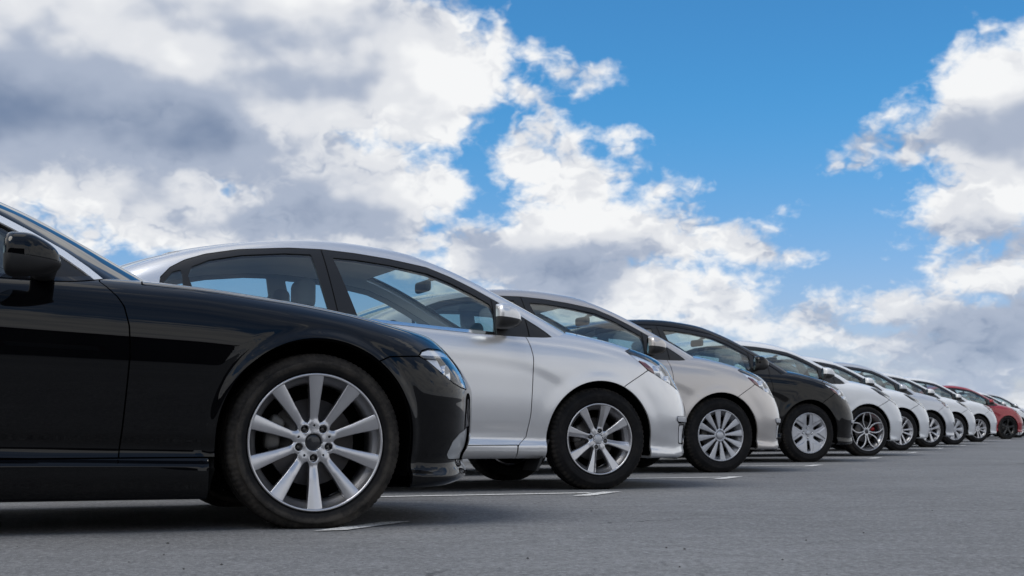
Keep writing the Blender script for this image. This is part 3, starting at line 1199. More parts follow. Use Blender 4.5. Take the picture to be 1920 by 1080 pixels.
# ------------------------------------------------------------------ wheels
def tyre_mesh(Rt, Rl, Rr, wt, blocks=70, deep=.005):
    h = wt / 2
    side = [(Rr - .004, h - .022, 0), (Rr + .004, h - .010, 0), (Rr + .010, h - .003, 0), (Rr + .022, h + .001, 0),
            ((Rr + Rt) / 2 - .008, h + .005, 0), ((Rr + Rt) / 2, h + .0065, 0), ((Rr + Rt) / 2 + .008, h + .004, 0),
            (Rt - .036, h - .001, 0), (Rt - .030, h - .003, .35), (Rt - .016, h - .012, .9), (Rt - .007, h - .022, 1), (Rt - .003, h - .032, 1)]
    g = .0075
    tread = [(Rt - .001, h * .52, .9), (Rt - .001, h * .46, 0), (Rt - g, h * .44, 0), (Rt - g, h * .36, 0), (Rt, h * .34, .35), (Rt, h * .10, .35), (Rt - g, h * .08, 0)]
    half = side + tread
    prof = [(r, -y, k) for r, y, k in half] + [(r, y, k) for r, y, k in reversed(half)]
    kk = np.array([p[2] for p in prof])

    def mod(n, m):
        ph = (np.arange(n) % 4 == 0).astype(float)
        return -ph[:, None] * kk[None, :] * deep
    V, Q = lathe_arrays([(r, y) for r, y, k in prof], blocks * 4, False, mod)
    # contact patch: flat foot with slightly bulging sidewall
    z = V[:, 2]
    low = np.clip((-z - (Rl - .06)) / .06, 0, 1)
    V[:, 1] *= 1 + .05 * low * (np.hypot(V[:, 0], z) < Rt - .012)
    V[:, 2] = np.maximum(z, -Rl)
    return raw_mesh('tyre', V, Q[:, ::-1], 'rubber')


def wheel_model(kind, Rt, Rl, Rr, wt, mats, h, phase=0.0, lugs=4, lug_r=.05, cap_r=.03, cap_mat='hubcap_silver', caliper='caliper_grey', disc_r=.13, cap_u=None):
    """all wheel meshes, axis along Y, outer face towards -Y"""
    yf = -wt / 2 + .006
    lug_n = max(lugs, 1)

    def F(x, y, z):
        u = y - yf
        r = np.hypot(x, z)
        th = np.arctan2(z, x) - phase

        def sec(n, off=0.0):
            d = (th - off + np.pi / n) % (2 * np.pi / n) - np.pi / n
            return r * np.sin(np.clip(d, -1.5, 1.5)), np.floor((th - off + np.pi / n) / (2 * np.pi / n)).astype(int)
        rr = r / Rr
        # rim lip and drop-centre barrel
        rb = Rr - .006 - .030 * sstep(u, .012, .055)
        bar = np.maximum(np.abs(r - rb) - .0065, np.abs(u - .085) - .085)
        lip = np.hypot((r - (Rr - .004)) / 1.0, u - .004) - .0062
        f = np.full(np.shape(r), 1.0)
        uh = .042
        if kind == 'ten':
            t, i = sec(10)
            w = np.interp(r, [.05, .10, .16, Rr - .012], [.0135, .0155, .0195, .0285])
            uf = np.interp(r, [.05, .09, .14, .20, Rr - .01, Rr], [.046, .036, .022, .010, .001, -.001]) + .004 * (t / w)**2
            th_ = .030
            s = smax(np.abs(t) - w, np.abs(u - (uf + th_ / 2)) - th_ / 2, .0035)
            s = np.maximum(s, r - (Rr - .005))
            hub = smax(r - .072, np.abs(u - .062) - .022 - .004 * np.cos(th * 5) * 0, .012)
            f = smin(smin(f, s, .010), smin(hub, s, .030), .004)
            hole = np.hypot(*[a for a in (sec(5)[0], (r * np.cos(np.arcsin(np.clip(sec(5)[0] / np.maximum(r, 1e-4), -1, 1))) - lug_r))]) - .0145
            f = smax(f, -np.maximum(hole, u - .075), .004)
            f = smax(f, -np.maximum(r - .033, u - .049), .003)
            pin = np.hypot(sec(5, np.pi / 5)[0], r - .062) - .0042
            f = np.maximum(f, -np.maximum(pin, u - .07))
        elif kind == 'eight':
            t, i = sec(8)
            odd = (i % 2 == 0)
            w = np.interp(r, [.03, .07, .13, Rr - .01], [.012, .0145, .019, .030])
            uf = np.interp(r, [.03, .08, .15, Rr - .01], [.030, .022, .010, .003])
            # every other spoke has a chamfered flank
            uf = uf + np.where(odd, np.clip((t * np.where(odd, 1, -1) + .002 - .010 * (r - .1) / .1) * .9, 0, .014), np.clip((np.abs(t) - w * .8) * .8, 0, .01))
            s = smax(np.abs(t) - w, np.abs(u - (uf + .016)) - .016, .005)
            s = np.maximum(s, r - (Rr - .006))
            hub = smax(r - .058, np.abs(u - .045) - .018, .012)
            f = smin(smin(f, s, .008), smin(hub, s, .022), .004)
            t4, _ = sec(4)
            hole = np.hypot(t4, np.sqrt(np.maximum(r * r - t4 * t4, 0)) - lug_r) - .013
            f = smax(f, -np.maximum(hole, u - .05), .004)
            f = smax(f, -np.maximum(np.abs(r - cap_r) - .0012, u - .034), .001)
        elif kind == 'twelve':
            t, i = sec(12)
            w = np.interp(r, [.03, .06, Rr - .006], [.005, .008, .0275])
            uf = np.interp(r, [.03, .07, Rr - .01], [.018, .010, .002]) + .12 * np.clip(t, 0, .03)
            s = smax(np.abs(t) - w, np.abs(u - (uf + .007)) - .007, .004)
            s = np.maximum(s, r - (Rr - .006))
            hub = smax(r - .048, np.abs(u - .022) - .012, .008)
            f = smin(smin(f, s, .005), smin(hub, s, .014), .003)
            f = smax(f, -np.maximum(np.abs(r - cap_r - .006) - .004, u - .018), .003)
        elif kind == 'slots':
            t, i = sec(6)
            t2, _ = sec(6, np.pi / 6)
            uf = np.interp(r, [0, .05, .10, .15, Rr - .01], [.024, .022, .014, .006, .002])
            # raised triangular facets between the openings
            tri = np.clip(.042 - np.abs(t2) * .9 - (Rr - .03 - r) * .55, -.02, .02)
            uf = uf - .010 * sstep(tri, -.004, .004) + .010
            dsc = smax(r - (Rr - .006), np.abs(u - (uf + .010)) - .010, .005)
            wslot = np.interp(r, [.06, .10, Rr - .02], [.010, .0165, .021])
            rc = np.sqrt(np.maximum(r * r - t * t, 0)) * np.sign(np.cos(np.arctan2(t, np.maximum(r, 1e-5))))
            slot = smax(np.abs(t) - wslot, np.maximum(.078 - rc, rc - (Rr - .020)), .014)
            f = smin(f, smax(dsc, -slot, .006), .005)
            t4, _ = sec(4)
            hole = np.hypot(t4, np.sqrt(np.maximum(r * r - t4 * t4, 0)) - lug_r) - .0125
            f = smax(f, -np.maximum(hole, u - .05), .004)
        elif kind == 'petal':
            t, i = sec(5)
            q = np.clip((r - .03) / (Rr - .03), 0, 1)
            cc = .010 + .047 * np.sin(np.pi * q**1.15 * .86)
            w = .0062 + .003 * q
            uf = np.interp(r, [.03, .09, .16, Rr - .01], [.030, .020, .010, .003])
            s = smax(np.abs(np.abs(t) - cc) - w, np.abs(u - (uf + .012)) - .012, .004)
            s = np.maximum(s, r - (Rr - .006))
            hub = smax(r - .045, np.abs(u - .045) - .014, .012)
            f = smin(smin(f, s, .006), smin(hub, s, .018), .004)
        elif kind == 'twin':
            t, i = sec(5)
            cc = np.interp(r, [.03, Rr], [.010, .048])
            w = np.interp(r, [.04, Rr], [.010, .014])
            uf = np.interp(r, [.03, .09, .16, Rr - .01], [.032, .022, .010, .003])
            s = smax(np.abs(np.abs(t) - cc) - w, np.abs(u - (uf + .013)) - .013, .005)
            s = np.maximum(s, r - (Rr - .006))
            hub = smax(r - .052, np.abs(u - .045) - .016, .012)
            f = smin(smin(f, s, .008), smin(hub, s, .02), .004)
        elif kind == 'broad':
            t, i = sec(7)
            w = np.interp(r, [.04, .08, Rr - .01], [.014, .022, .050])
            uf = np.interp(r, [.03, .08, Rr - .01], [.020, .012, .003]) + .10 * np.abs(t)
            s = smax(np.abs(t) - w, np.abs(u - (uf + .008)) - .008, .006)
            s = np.maximum(s, r - (Rr - .006))
            hub = smax(r - .055, np.abs(u - .024) - .012, .01)
            f = smin(smin(f, s, .006), smin(hub, s, .015), .004)
        else:   # 'five'
            t, i = sec(5)
            w = np.interp(r, [.04, .10, Rr - .01], [.020, .022, .034])
            uf = np.interp(r, [.03, .09, .16, Rr - .01], [.032, .022, .010, .003])
            s = smax(np.abs(t) - w, np.abs(u - (uf + .013)) - .013, .006)
            s = np.maximum(s, r - (Rr - .006))
            hub = smax(r - .055, np.abs(u - .045) - .016, .012)
            f = smin(smin(f, s, .01), smin(hub, s, .02), .004)
        return f
    matf = None
    if len(mats) == 2:
        matf = lambda c, n: np.where((n[:, 1] < -.55) & (c[:, 1] - yf < .045), 0, 1)
    e = Rr + .012
    out = {}
    out['rim'] = iso_mesh('wheel', F, (-e, yf - .012, -e), (e, yf + .18, e), h, list(mats), None, matf)
    lp = [(Rr - .002, .012), (Rr + .001, .006), (Rr + .0015, .001), (Rr - .0005, -.003), (Rr - .004, -.0042), (Rr - .0075, -.0025), (Rr - .0095, .002),
          (Rr - .012, .010), (Rr - .018, .022), (Rr - .028, .036), (Rr - .038, .050), (Rr - .040, .10), (Rr - .030, .16), (Rr - .020, .175)]
    out['barrel'] = lathe('rim_barrel', [(r_, yf + u_) for r_, u_ in lp][::-1], mats[0], 120 if h < .006 else 64)
    out['tyre'] = tyre_mesh(Rt, Rl, Rr, wt, *((96, .0028) if kind == 'ten' else (64, .0055)))
    # brake disc and hub behind the spokes
    y0 = yf + .085
    out['disc'] = lathe('brake_disc', [(.001, y0 - .030), (.055, y0 - .030), (.062, y0 - .022), (.066, y0), (disc_r, y0), (disc_r, y0 + .022), (.05, y0 + .024)], 'brake_iron', 48)

    def cal(x, y, z):
        r = np.hypot(x, z)
        a = np.arctan2(z, x)
        d = np.abs((a - math.pi * (.92 if caliper != 'caliper_red' else .08) + np.pi) % (2 * np.pi) - np.pi)
        return smax(smax(np.abs(r - (disc_r - .012)) - .030, (d - (.42 if caliper != 'caliper_red' else .20)) * disc_r, .02), np.abs(y - y0) - .030, .02)
    out['caliper'] = iso_mesh('brake_caliper', cal, (-disc_r - .06, y0 - .05, -disc_r - .06), (disc_r + .06, y0 + .05, disc_r + .06), .012, [caliper])
    e2 = cap_r
    u0 = {'ten': .046, 'eight': .026, 'twelve': .010, 'slots': .020, 'petal': .028, 'twin': .026, 'broad': .010, 'five': .026}[kind]
    yc = yf + u0
    out['cap'] = lathe('centre_cap', [(.0005, yc - .005), (e2 * .6, yc - .0045), (e2 * .92, yc - .002), (e2, yc + .002), (e2, yc + .02)], cap_mat, 40)
    if kind == 'ten':
        out['ring'] = lathe('cap_ring', [(e2, yc - .001), (e2 + .0012, yc - .004), (e2 + .0028, yc - .003), (e2 + .003, yc + .01)], 'chrome', 48)
    nut = [(.0005, -.010), (.0055, -.010), (.0085, -.0085), (.0092, -.006), (.0092, .012), (.0118, .014)]
    out['nut'] = lathe('lug_nut', nut, 'bolt' if kind != 'slots' else 'chrome', 6 if kind == 'ten' else 18)
    n_l = 5 if kind in ('ten', 'petal', 'twin', 'five') else 4
    if kind in ('twelve', 'broad'):
        n_l = 0
    ud = {'ten': .058, 'eight': .040, 'slots': .034}.get(kind, .036)
    out['nut_pos'] = [(lug_r * math.cos(phase + 2 * math.pi * k / n_l), yf + ud, lug_r * math.sin(phase + 2 * math.pi * k / n_l)) for k in range(n_l)]
    # dark steel / hollow closing the back of the barrel
    out['back'] = lathe('barrel_back', [(.02, yf + .155), (Rr - .035, yf + .155), (Rr - .03, yf + .17)], 'liner', 32)
    out['Rl'] = Rl
    return out


def add_wheel(car, wm, x, y, side):
    """side -1: right (outer face to -y)"""
    w = link('wheel', wm['rim'], car, (x, y * side * -1 * -1, wm['Rl']))
    w.location = (x, side * y, wm['Rl'])
    if side > 0:
        w.rotation_euler = (0, 0, math.pi)
    for k, nm in (('tyre', 'tyre'), ('disc', 'brake_disc'), ('caliper', 'brake_caliper'), ('cap', 'centre_cap'), ('ring', 'cap_ring'), ('barrel', 'rim_barrel'), ('back', 'barrel_back')):
        if k in wm:
            link(nm, wm[k], w)
    for p in wm['nut_pos']:
        link('lug_nut', wm['nut'], w, p)
    return w


# ------------------------------------------------------------------ the body shapes
KIA = dict(
    h=.019, gap=.0026, lref=2, gref=1, k_cut=.035, xmin=-3.66, xmax=.98, L=2.57, Ra=.348, za=.305, ax=0.0, zbot=.185,
    W=[(-3.6, .70), (-3.4, .775), (-3.0, .835), (-2.57, .855), (-1.5, .852), (-.5, .850), (0, .858), (.3, .845), (.6, .81), (.98, .74)],
    zs=[(-3.6, .97), (-3.4, 1.03), (-2.9, 1.075), (-2.3, 1.065), (-1.5, 1.020), (-1.1, .992), (-.67, .957), (-.36, .932), (-.06, .904), (.2, .852), (.4, .785), (.55, .715), (.7, .64), (.98, .55)],
    zc=[(-3.6, 1.0), (-3.4, 1.06), (-2.9, 1.085), (-2.3, 1.03), (-1.1, .96), (-.5, 1.02), (-.1, 1.01), (.07, .975), (.39, .905), (.52, .866), (.65, .81), (.78, .735), (.98, .60)],
    ws=.80, zref=.92,
    inset=[(.15, .075), (.19, .045), (.215, .022), (.24, .014), (.265, .016), (.285, .026), (.32, .026), (.38, .014), (.45, .005), (.60, .0), (.72, .002), (.80, .012), (.88, .034), (.96, .075), (1.1, .16)],
    creases=[([(-3.2, .95), (-2.4, .92), (-1.6, .86), (-.994, .818), (-.669, .793), (-.439, .752), (-.305, .694), (-.15, .60)], .0065, -3.1, -.17, .20),
             ([(-2.2, .41), (-.3, .405)], .008, -2.1, -.38, .05)],
    flare=(.008, .085), dish=.001,
    nose=[(.05, .82), (.17, .866), (.21, .878), (.25, .872), (.33, .876), (.42, .895), (.50, .888), (.60, .850), (.68, .805), (.75, .765), (.85, .70), (1.1, .55)],
    bow=.53, k_nose=.13, k_top=.085,
    tail=[(.1, -3.42), (.25, -3.52), (.5, -3.55), (.75, -3.52), (1.0, -3.47), (1.2, -3.40)], bow_r=.30,
    belt=[(-3.3, 1.06), (-2.3, 1.05), (-1.5, 1.005), (-1.1, .975), (-.67, .945), (-.36, .925), (0, .89)],
    roof=[(.45, .76), (.12, .938), (-.18, 1.094), (-.44, 1.217), (-.74, 1.347), (-1.02, 1.436), (-1.3, 1.475), (-1.66, 1.493), (-2.05, 1.477), (-2.38, 1.43), (-2.72, 1.34), (-3.0, 1.22), (-3.25, 1.06), (-3.5, .85)],
    Wg=[(-3.3, .66), (-2.8, .735), (-2.3, .78), (-1.5, .80), (-.8, .80), (-.3, .785), (.3, .72)],
    tumble=[(-.3, -.03), (0, 0), (.1, .028), (.2, .062), (.3, .105), (.4, .160), (.5, .23), (.65, .36)],
    x_mid=-1.7, bow_f=.19, bow_b=.12, crown=.045, k_roof=.085,
    header=(-.98, .16), rear_header=(-2.52, .10), a_pillar=.062,
    lamp=[(.20, .838), (.335, .722), (.455, .668), (.60, .615), (.66, .60), (.68, .66), (.62, .76), (.55, .815), (.44, .86), (.30, .865)], lamp_y=.40, lamp_back='lamp_bright',
    lamp_bits=[('lamp_marker', [(.285, .785), (.325, .738), (.395, .702), (.385, .735), (.335, .772)], 'lamp_red', -.004)],
    lamp_bowls=[(.47, .73, .042), (.56, .68, .032)],
    hood_y=[(-.6, .70), (-.1, .715), (.2, .70), (.35, .645), (.5, .565), (.65, .47), (.8, .42)], hood_z=[(0, .70), (.6, .725), (1, .725)],
    cowl_x=.06, cowl_b=-.30, cowl_y=.60,
    bumper=[(.10, .56), (.165, .625), (.335, .722), (.47, .665), (.60, .612), (1.2, .60), (1.2, -.1), (.10, -.1)],
    door_f=[(-.50, 1.05), (-.466, .917), (-.445, .85), (-.432, .784), (-.439, .635), (-.450, .446), (-.474, .311), (-.525, .270), (-.53, .2)],
    door_m=[(-1.68, 1.3), (-1.62, 1.0), (-1.60, .8), (-1.61, .5), (-1.62, .2)],
    door_r=[(-2.52, 1.2), (-2.45, .95), (-2.42, .85), (-2.25, .62), (-2.20, .4), (-2.19, .2)], door_arch=.05,
    door_z=.268, sill_x=-.53, rb_z=.62, tail_lamp=[(-3.05, .90), (-3.10, .72), (-3.7, .66), (-3.7, .95)],
    dlo=[(-.29, .915), (-.33, .945), (-.376, .975), (-.515, 1.058), (-.625, 1.122), (-.761, 1.196), (-.906, 1.266), (-1.046, 1.320), (-1.283, 1.362), (-1.482, 1.387), (-1.682, 1.402),
         (-1.875, 1.402), (-2.161, 1.380), (-2.348, 1.345), (-2.465, 1.305), (-2.546, 1.258), (-2.60, 1.2), (-2.62, 1.0), (-2.6, .85), (-.25, .80)],
    glass=[('side_window', [(-1.619, 1.356), (-1.48, 1.350), (-1.28, 1.326), (-1.05, 1.284), (-.91, 1.230), (-.77, 1.160), (-.675, 1.108), (-.655, 1.05), (-.635, .80), (-1.43, .80), (-1.511, 1.04)]),
           ('rear_side_window', [(-1.744, 1.370), (-1.9, 1.370), (-2.15, 1.348), (-2.33, 1.313), (-2.43, 1.268), (-2.45, 1.21), (-2.38, 1.0), (-2.3, .8), (-1.6, .8), (-1.672, 1.07)]),
           ('quarter_glass', [(-2.485, 1.25), (-2.535, 1.235), (-2.58, 1.18), (-2.59, 1.0), (-2.46, 1.0)])],
    trims=lambda dlo, gs, lw: [('belt_strip', 'chrome', [lambda x, y, z: dlo(x, z), lambda x, y, z: y - (gs(x, z) - .05), lambda x, y, z: -.66 - x, lambda x, y, z: x + 2.5, lambda x, y, z: .0085 - lw(x, y, z)])],
    frame_seams=[[(-1.690, 1.45), (-1.60, .95)], [(-.462, 1.10), (-.435, .88)], [(-.66, 1.2), (-.66, 1.05)]],
    mirror=(-.648, .965, 1.018, .078, .094, .072), mirror_drop=-.6, handles=[(-1.42, .80), (-2.26, .84)],
    dash_x=-.78, seat_x=[-1.55, -2.42], rv_mirror=(-.86, 1.27), mudflap=True,
    grilles=[('upper_grille', [(-.2, .605), (.30, .615), (.37, .66), (.34, .70), (-.2, .71)], .55, 'black_plastic'), ('lower_grille', [(-.2, .24), (.40, .24), (.46, .33), (.40, .42), (-.2, .42)], .5, 'black_plastic')],
    side_patches=[('fog_lamp_recess', [(.582, .39), (.72, .39), (.72, .262), (.596, .270)], .46, 'black_plastic', -.012),
                  ('fog_lamp', [(.590, .384), (.70, .384), (.70, .270), (.603, .276)], .46, 'lamp_bright', -.004),
                  ('bumper_fin', [(.560, .440), (.73, .440), (.73, .405), (.566, .408)], .46, 'hubcap_silver', .007)],
)

SED = dict(KIA)
SED.update(
    h=.026, gap=.0035, lref=1, gref=0,
    roof=[(x, .74 + (z - .74) * .945) for x, z in KIA['roof']], crown=.04,
    dlo=[(x, .93 + (z - .93) * .90) if z > .93 else (x, z) for x, z in KIA['dlo']],
    glass=[(n, [((x, .93 + (z - .93) * .90) if z > .93 else (x, z)) for x, z in p]) for n, p in KIA['glass']],
    rv_mirror=(-.86, 1.22),
    zs=[(x, z - (.03 if x > .2 else .012)) for x, z in KIA['zs']], zc=[(x, z - (.03 if x > .3 else .012)) for x, z in KIA['zc']],
    nose=[(.05, .78), (.17, .83), (.25, .86), (.36, .875), (.48, .875), (.56, .85), (.65, .80), (.75, .73), (.85, .65), (1.1, .48)],
    lamp=[(.09, .855), (.20, .775), (.36, .705), (.52, .635), (.60, .60), (.60, .66), (.50, .74), (.36, .80), (.22, .84)],
    lamp_back='lamp_dark', lamp_bits=[('lamp_marker', [(.30, .775), (.36, .73), (.52, .66), (.54, .68), (.40, .745)], 'lamp_clear', -.012)],
    lamp_bowls=[(.44, .715, .036), (.52, .67, .03)],
    bumper=[(.10, .56), (.165, .622), (.36, .703), (.47, .655), (.60, .60), (1.2, .59), (1.2, -.1), (.10, -.1)],
    hood_z=[(0, .70), (.6, .69), (1, .69)],
    side_patches=[('fog_lamp', [(.60, .35), (.68, .35), (.68, .27), (.61, .27)], .46, 'lamp_dark', -.010)],
    mudflap=False,
)

BMW = dict(
    h=.0165, gap=.0028, lref=2, gref=1, pref=1, k_cut=.06, xmin=-3.82, xmax=.98, L=2.78, Ra=.378, za=.335, ax=.012, zbot=.112, zbot_f=.034,
    W=[(-3.8, .76), (-3.4, .86), (-2.8, .918), (-2.4, .918), (-1.4, .905), (-.5, .908), (0, .922), (.3, .912), (.6, .88), (.98, .82)],
    zs=[(-3.8, .92), (-3.4, .975), (-2.8, .985), (-2.0, .965), (-1.13, .936), (-.786, .914), (-.655, .905), (-.387, .884), (-.189, .858), (.014, .828), (.222, .786), (.393, .738), (.509, .704), (.60, .685), (.70, .655), (.98, .52)],
    zc=[(-3.8, .95), (-3.4, 1.0), (-2.8, .99), (-1.13, .93), (-.80, .965), (-.6, .965), (-.35, .945), (.07, .893), (.37, .838), (.58, .778), (.72, .715), (.85, .64), (.98, .55)],
    ws=.86, zref=.90,
    inset=[(.10, .10), (.115, .045), (.135, .026), (.17, .014), (.222, .006), (.240, .006), (.262, .030), (.285, .040), (.36, .026), (.48, .011), (.58, .002), (.66, .0), (.72, .004), (.76, .011), (.80, .022), (.86, .050), (.94, .11), (1.1, .22)],
    creases=[], flare=(.016, .052), dish=.006,
    nose=[(.05, .72), (.145, .79), (.168, .832), (.185, .845), (.202, .845), (.225, .830), (.258, .828), (.29, .848), (.33, .862), (.40, .868), (.47, .870), (.53, .868), (.60, .832), (.66, .785), (.72, .73), (.82, .65), (1.1, .40)],
    bow=.40, k_nose=.13, k_top=.10,
    tail=[(.1, -3.55), (.25, -3.68), (.5, -3.72), (.75, -3.70), (1.0, -3.62), (1.2, -3.50)], bow_r=.30,
    belt=[(-3.3, .97), (-2.3, .955), (-1.5, .938), (-1.13, .928), (-.896, .915), (-.786, .905), (-.4, .88)],
    roof=[(.05, .66), (-.25, .825), (-.6, 1.024), (-.98, 1.222), (-1.3, 1.34), (-1.7, 1.395), (-2.2, 1.375), (-2.7, 1.255), (-3.1, 1.08), (-3.5, .86)],
    Wg=[(-3.4, .70), (-2.8, .78), (-2.2, .81), (-1.3, .815), (-.8, .80), (0, .74)],
    tumble=[(-.3, -.05), (0, 0), (.1, .040), (.2, .088), (.3, .145), (.4, .215), (.5, .30)],
    x_mid=-1.8, bow_f=.22, bow_b=.15, crown=.04, k_roof=.085,
    header=(-1.24, .18), rear_header=(-2.5, .12), a_pillar=.32,
    lamp=[(.422, .654), (.444, .677), (.48, .687), (.56, .688), (.61, .674), (.645, .640), (.668, .60), (.682, .53), (.632, .535), (.582, .552), (.522, .594), (.464, .636)], lamp_y=.44, lamp_back='lamp_dark',
    lamp_bits=[('turn_signal', [(.424, .6595), (.445, .672), (.48, .70), (.62, .70), (.66, .6615)], 'lamp_bright', -.003),
               ('lamp_divider', [(.38, .6505), (.70, .6525), (.70, .6600), (.38, .6580)], 'gloss_black', -.0005),
               ('lamp_trim', [(.435, .647), (.530, .649), (.545, .60), (.515, .602), (.465, .638)], 'lamp_bright', -.012),
               ('lamp_edge', [(.622, .660), (.70, .660), (.70, .53), (.650, .535)], 'gloss_black', -.001)],
    lamp_bowls=[(.572, .602, .036)],
    hood_y=[(-.8, .775), (-.2, .79), (.2, .775), (.45, .735), (.62, .66), (.75, .52), (.9, .45)], hood_z=[(0, .60), (.36, .63), (.58, .655), (1, .655)],
    cowl_x=-.58, cowl_b=-.08, cowl_y=.50,
    bumper=[(.20, .59), (.250, .630), (.295, .648), (.43, .654), (.60, .658), (1.2, .66), (1.2, -.1), (.20, -.1)],
    door_f=[(-.78, .91), (-.756, .887), (-.722, .850), (-.700, .815), (-.682, .743), (-.677, .647), (-.684, .533), (-.695, .38), (-.706, .26)],
    door_r=[(-2.0, 1.2), (-2.05, .95), (-2.1, .8), (-2.1, .5), (-2.06, .2)], door_arch=.0,
    door_z=.268, sill_x=-.385, fender_z=.268, rb_z=.62, tail_lamp=[(-3.25, .88), (-3.3, .70), (-3.9, .66), (-3.9, .92)],
    dlo=[(-.735, .885), (-.761, .915), (-.82, .965), (-.907, 1.028), (-1.02, 1.092), (-1.132, 1.150), (-1.35, 1.237), (-1.6, 1.292), (-1.95, 1.312), (-2.3, 1.262), (-2.55, 1.15), (-2.7, 1.0), (-2.7, .8), (-.70, .8)],
    glass=[('side_window', [(-1.03, 1.062), (-1.132, 1.122), (-1.35, 1.209), (-1.6, 1.264), (-1.95, 1.284), (-1.95, .8), (-1.045, .8)]),
           ('rear_side_window', [(-1.965, 1.284), (-2.28, 1.236), (-2.5, 1.14), (-2.6, 1.03), (-2.6, .8), (-1.965, .8)])],
    trims=lambda dlo, gs, lw: [('window_trim', 'satin_chrome', [lambda x, y, z: y - (gs(x, z) - .075), lambda x, y, z: .024 - dlo(x, z), lambda x, y, z: dlo(x, z) + .002]),
                               ('belt_strip', 'gloss_black', [lambda x, y, z: dlo(x, z) - .022, lambda x, y, z: y - (gs(x, z) - .05), lambda x, y, z: .010 - lw(x, y, z)])],
    frame_seams=[[(-1.045, 1.1), (-1.05, .85)]],
    mirror=(-1.030, 1.000, .975, .092, .100, .076), mirror_drop=-.7, mirror_pow=2.6, mirror_taper=.40, handles=[(-1.86, .80)],
    dash_x=-1.08, seat_x=[-1.85, -2.5], rv_mirror=(-1.15, 1.16),
    grilles=[('kidney_grille', [(.02, .50), (.14, .495), (.17, .56), (.14, .625), (.03, .62)], .5, 'black_plastic'), ('lower_grille', [(-.2, .235), (.42, .24), (.46, .30), (.38, .36), (-.2, .37)], .5, 'black_plastic')],
    side_patches=[('fog_lamp_recess', [(.560, .272), (.585, .322), (.625, .352), (.72, .385), (.72, .247), (.578, .250)], .45, 'lamp_grey', -.008)],
    cap_painted=True,
)


# ------------------------------------------------------------------ ground
def ground_material():
    m, g, p = principled('asphalt', (.15, .152, .158), .85, spec=.3)
    co = objcoord(g)
    big = g.noise(co, .35, 4, .55, dim='3D')
    streak = g.noise(g.v('MULTIPLY', co, (.5, 2.2, 1)), 1.4, 4, .6, dim='3D')
    mid = g.noise(co, 9.0, 4, .6, dim='3D')
    fine = g.noise(co, 150.0, 3, .7, dim='3D')
    grain = g.noise(co, 48.0, 4, .7, dim='3D')
    vo = g.new('ShaderNodeTexVoronoi', feature='F1')
    g.put(vo.inputs['Vector'], co)
    vo.inputs['Scale'].default_value = 150.0
    c = g.mix(g.ss(big, .35, .68), (.148, .150, .155, 1), (.200, .203, .208, 1))
    c = g.mix(g.ss(streak, .45, .75, 0, .45), c, (.235, .24, .25, 1))
    c = g.mix(g.ss(mid, .35, .7, 0, .42), c, (.098, .101, .108, 1))
    # aggregate: light and dark grains
    c = g.mix(g.ss(fine, .50, .72, 0, .55), c, (.29, .295, .305, 1))
    c = g.mix(g.ss(fine, .48, .30, 0, .60), c, (.045, .047, .050, 1))
    c = g.mix(g.ss(grain, .48, .72, 0, .75), c, (.32, .325, .335, 1))
    c = g.mix(g.ss(grain, .50, .28, 0, .75), c, (.050, .052, .056, 1))
    sp = g.noise(co, 70.0, 2, .5, dim='3D')
    c = g.mix(g.ss(sp, .70, .75, 0, .75), c, (.022, .022, .023, 1))
    # hairline cracks
    cw = g.v('MULTIPLY_ADD', g.noise(co, 3.0, 4, .6, dim='3D', color=True), (.5, .5, .5), co)
    vc = g.new('ShaderNodeTexVoronoi', feature='DISTANCE_TO_EDGE')
    g.put(vc.inputs['Vector'], cw)
    vc.inputs['Scale'].default_value = .55
    crk = g.m('MULTIPLY', g.ss(vc.outputs['Distance'], .004, .009, 1, 0), g.ss(g.noise(co, .5, 2, .5, dim='3D'), .5, .6))
    c = g.mix(g.m('MULTIPLY', crk, .7), c, (.03, .03, .032, 1))
    # faint dark tyre tracks along the lane
    lane = g.m('SUBTRACT', g.m('MULTIPLY', g.v('DOT_PRODUCT', co, (.92, -.392, 0)), 1.0), 1.9)
    trk = g.m('MINIMUM', g.m('ABSOLUTE', g.m('SUBTRACT', lane, 0.0)), g.m('ABSOLUTE', g.m('SUBTRACT', lane, 1.5)))
    trk = g.m('MULTIPLY', g.ss(trk, .06, .22, .22, 0), g.ss(streak, .3, .6, .3, 1))
    c = g.mix(trk, c, (.07, .07, .073, 1))
    # oil stains with a shape of their own
    st = g.noise(co, .9, 3, .5, dim='3D')
    c = g.mix(g.ss(st, .62, .74, 0, .35), c, (.05, .05, .052, 1))
    g.l.new(c, p.inputs['Base Color'])
    g.l.new(g.ss(mid, .3, .7, .78, .92), p.inputs['Roughness'])
    b = g.new('ShaderNodeBump')
    b.inputs['Strength'].default_value = .55
    b.inputs['Distance'].default_value = .006
    hgt = g.m('ADD', g.m('MULTIPLY', vo.outputs['Distance'], .8), g.m('MULTIPLY', fine, .8))
    g.l.new(hgt, b.inputs['Height'])
    g.l.new(b.outputs[0], p.inputs['Normal'])


def marking_material():
    m = bpy.data.materials.new('road_paint')
    m.use_nodes = True
    MATS['road_paint'] = m
    g = NG(m.node_tree)
    p = g.n['Principled BSDF']
    p.inputs['Roughness'].default_value = .7
    co = objcoord(g)
    n = g.noise(co, 60.0, 5, .7, dim='3D')
    n2 = g.noise(co, 6.0, 3, .6, dim='3D')
    w = g.m('MULTIPLY', g.ss(n, .36, .50), g.ss(n2, .25, .5, .8, 1.0))
    g.l.new(g.mix(w, (.16, .16, .16, 1), (.74, .74, .73, 1)), p.inputs['Base Color'])


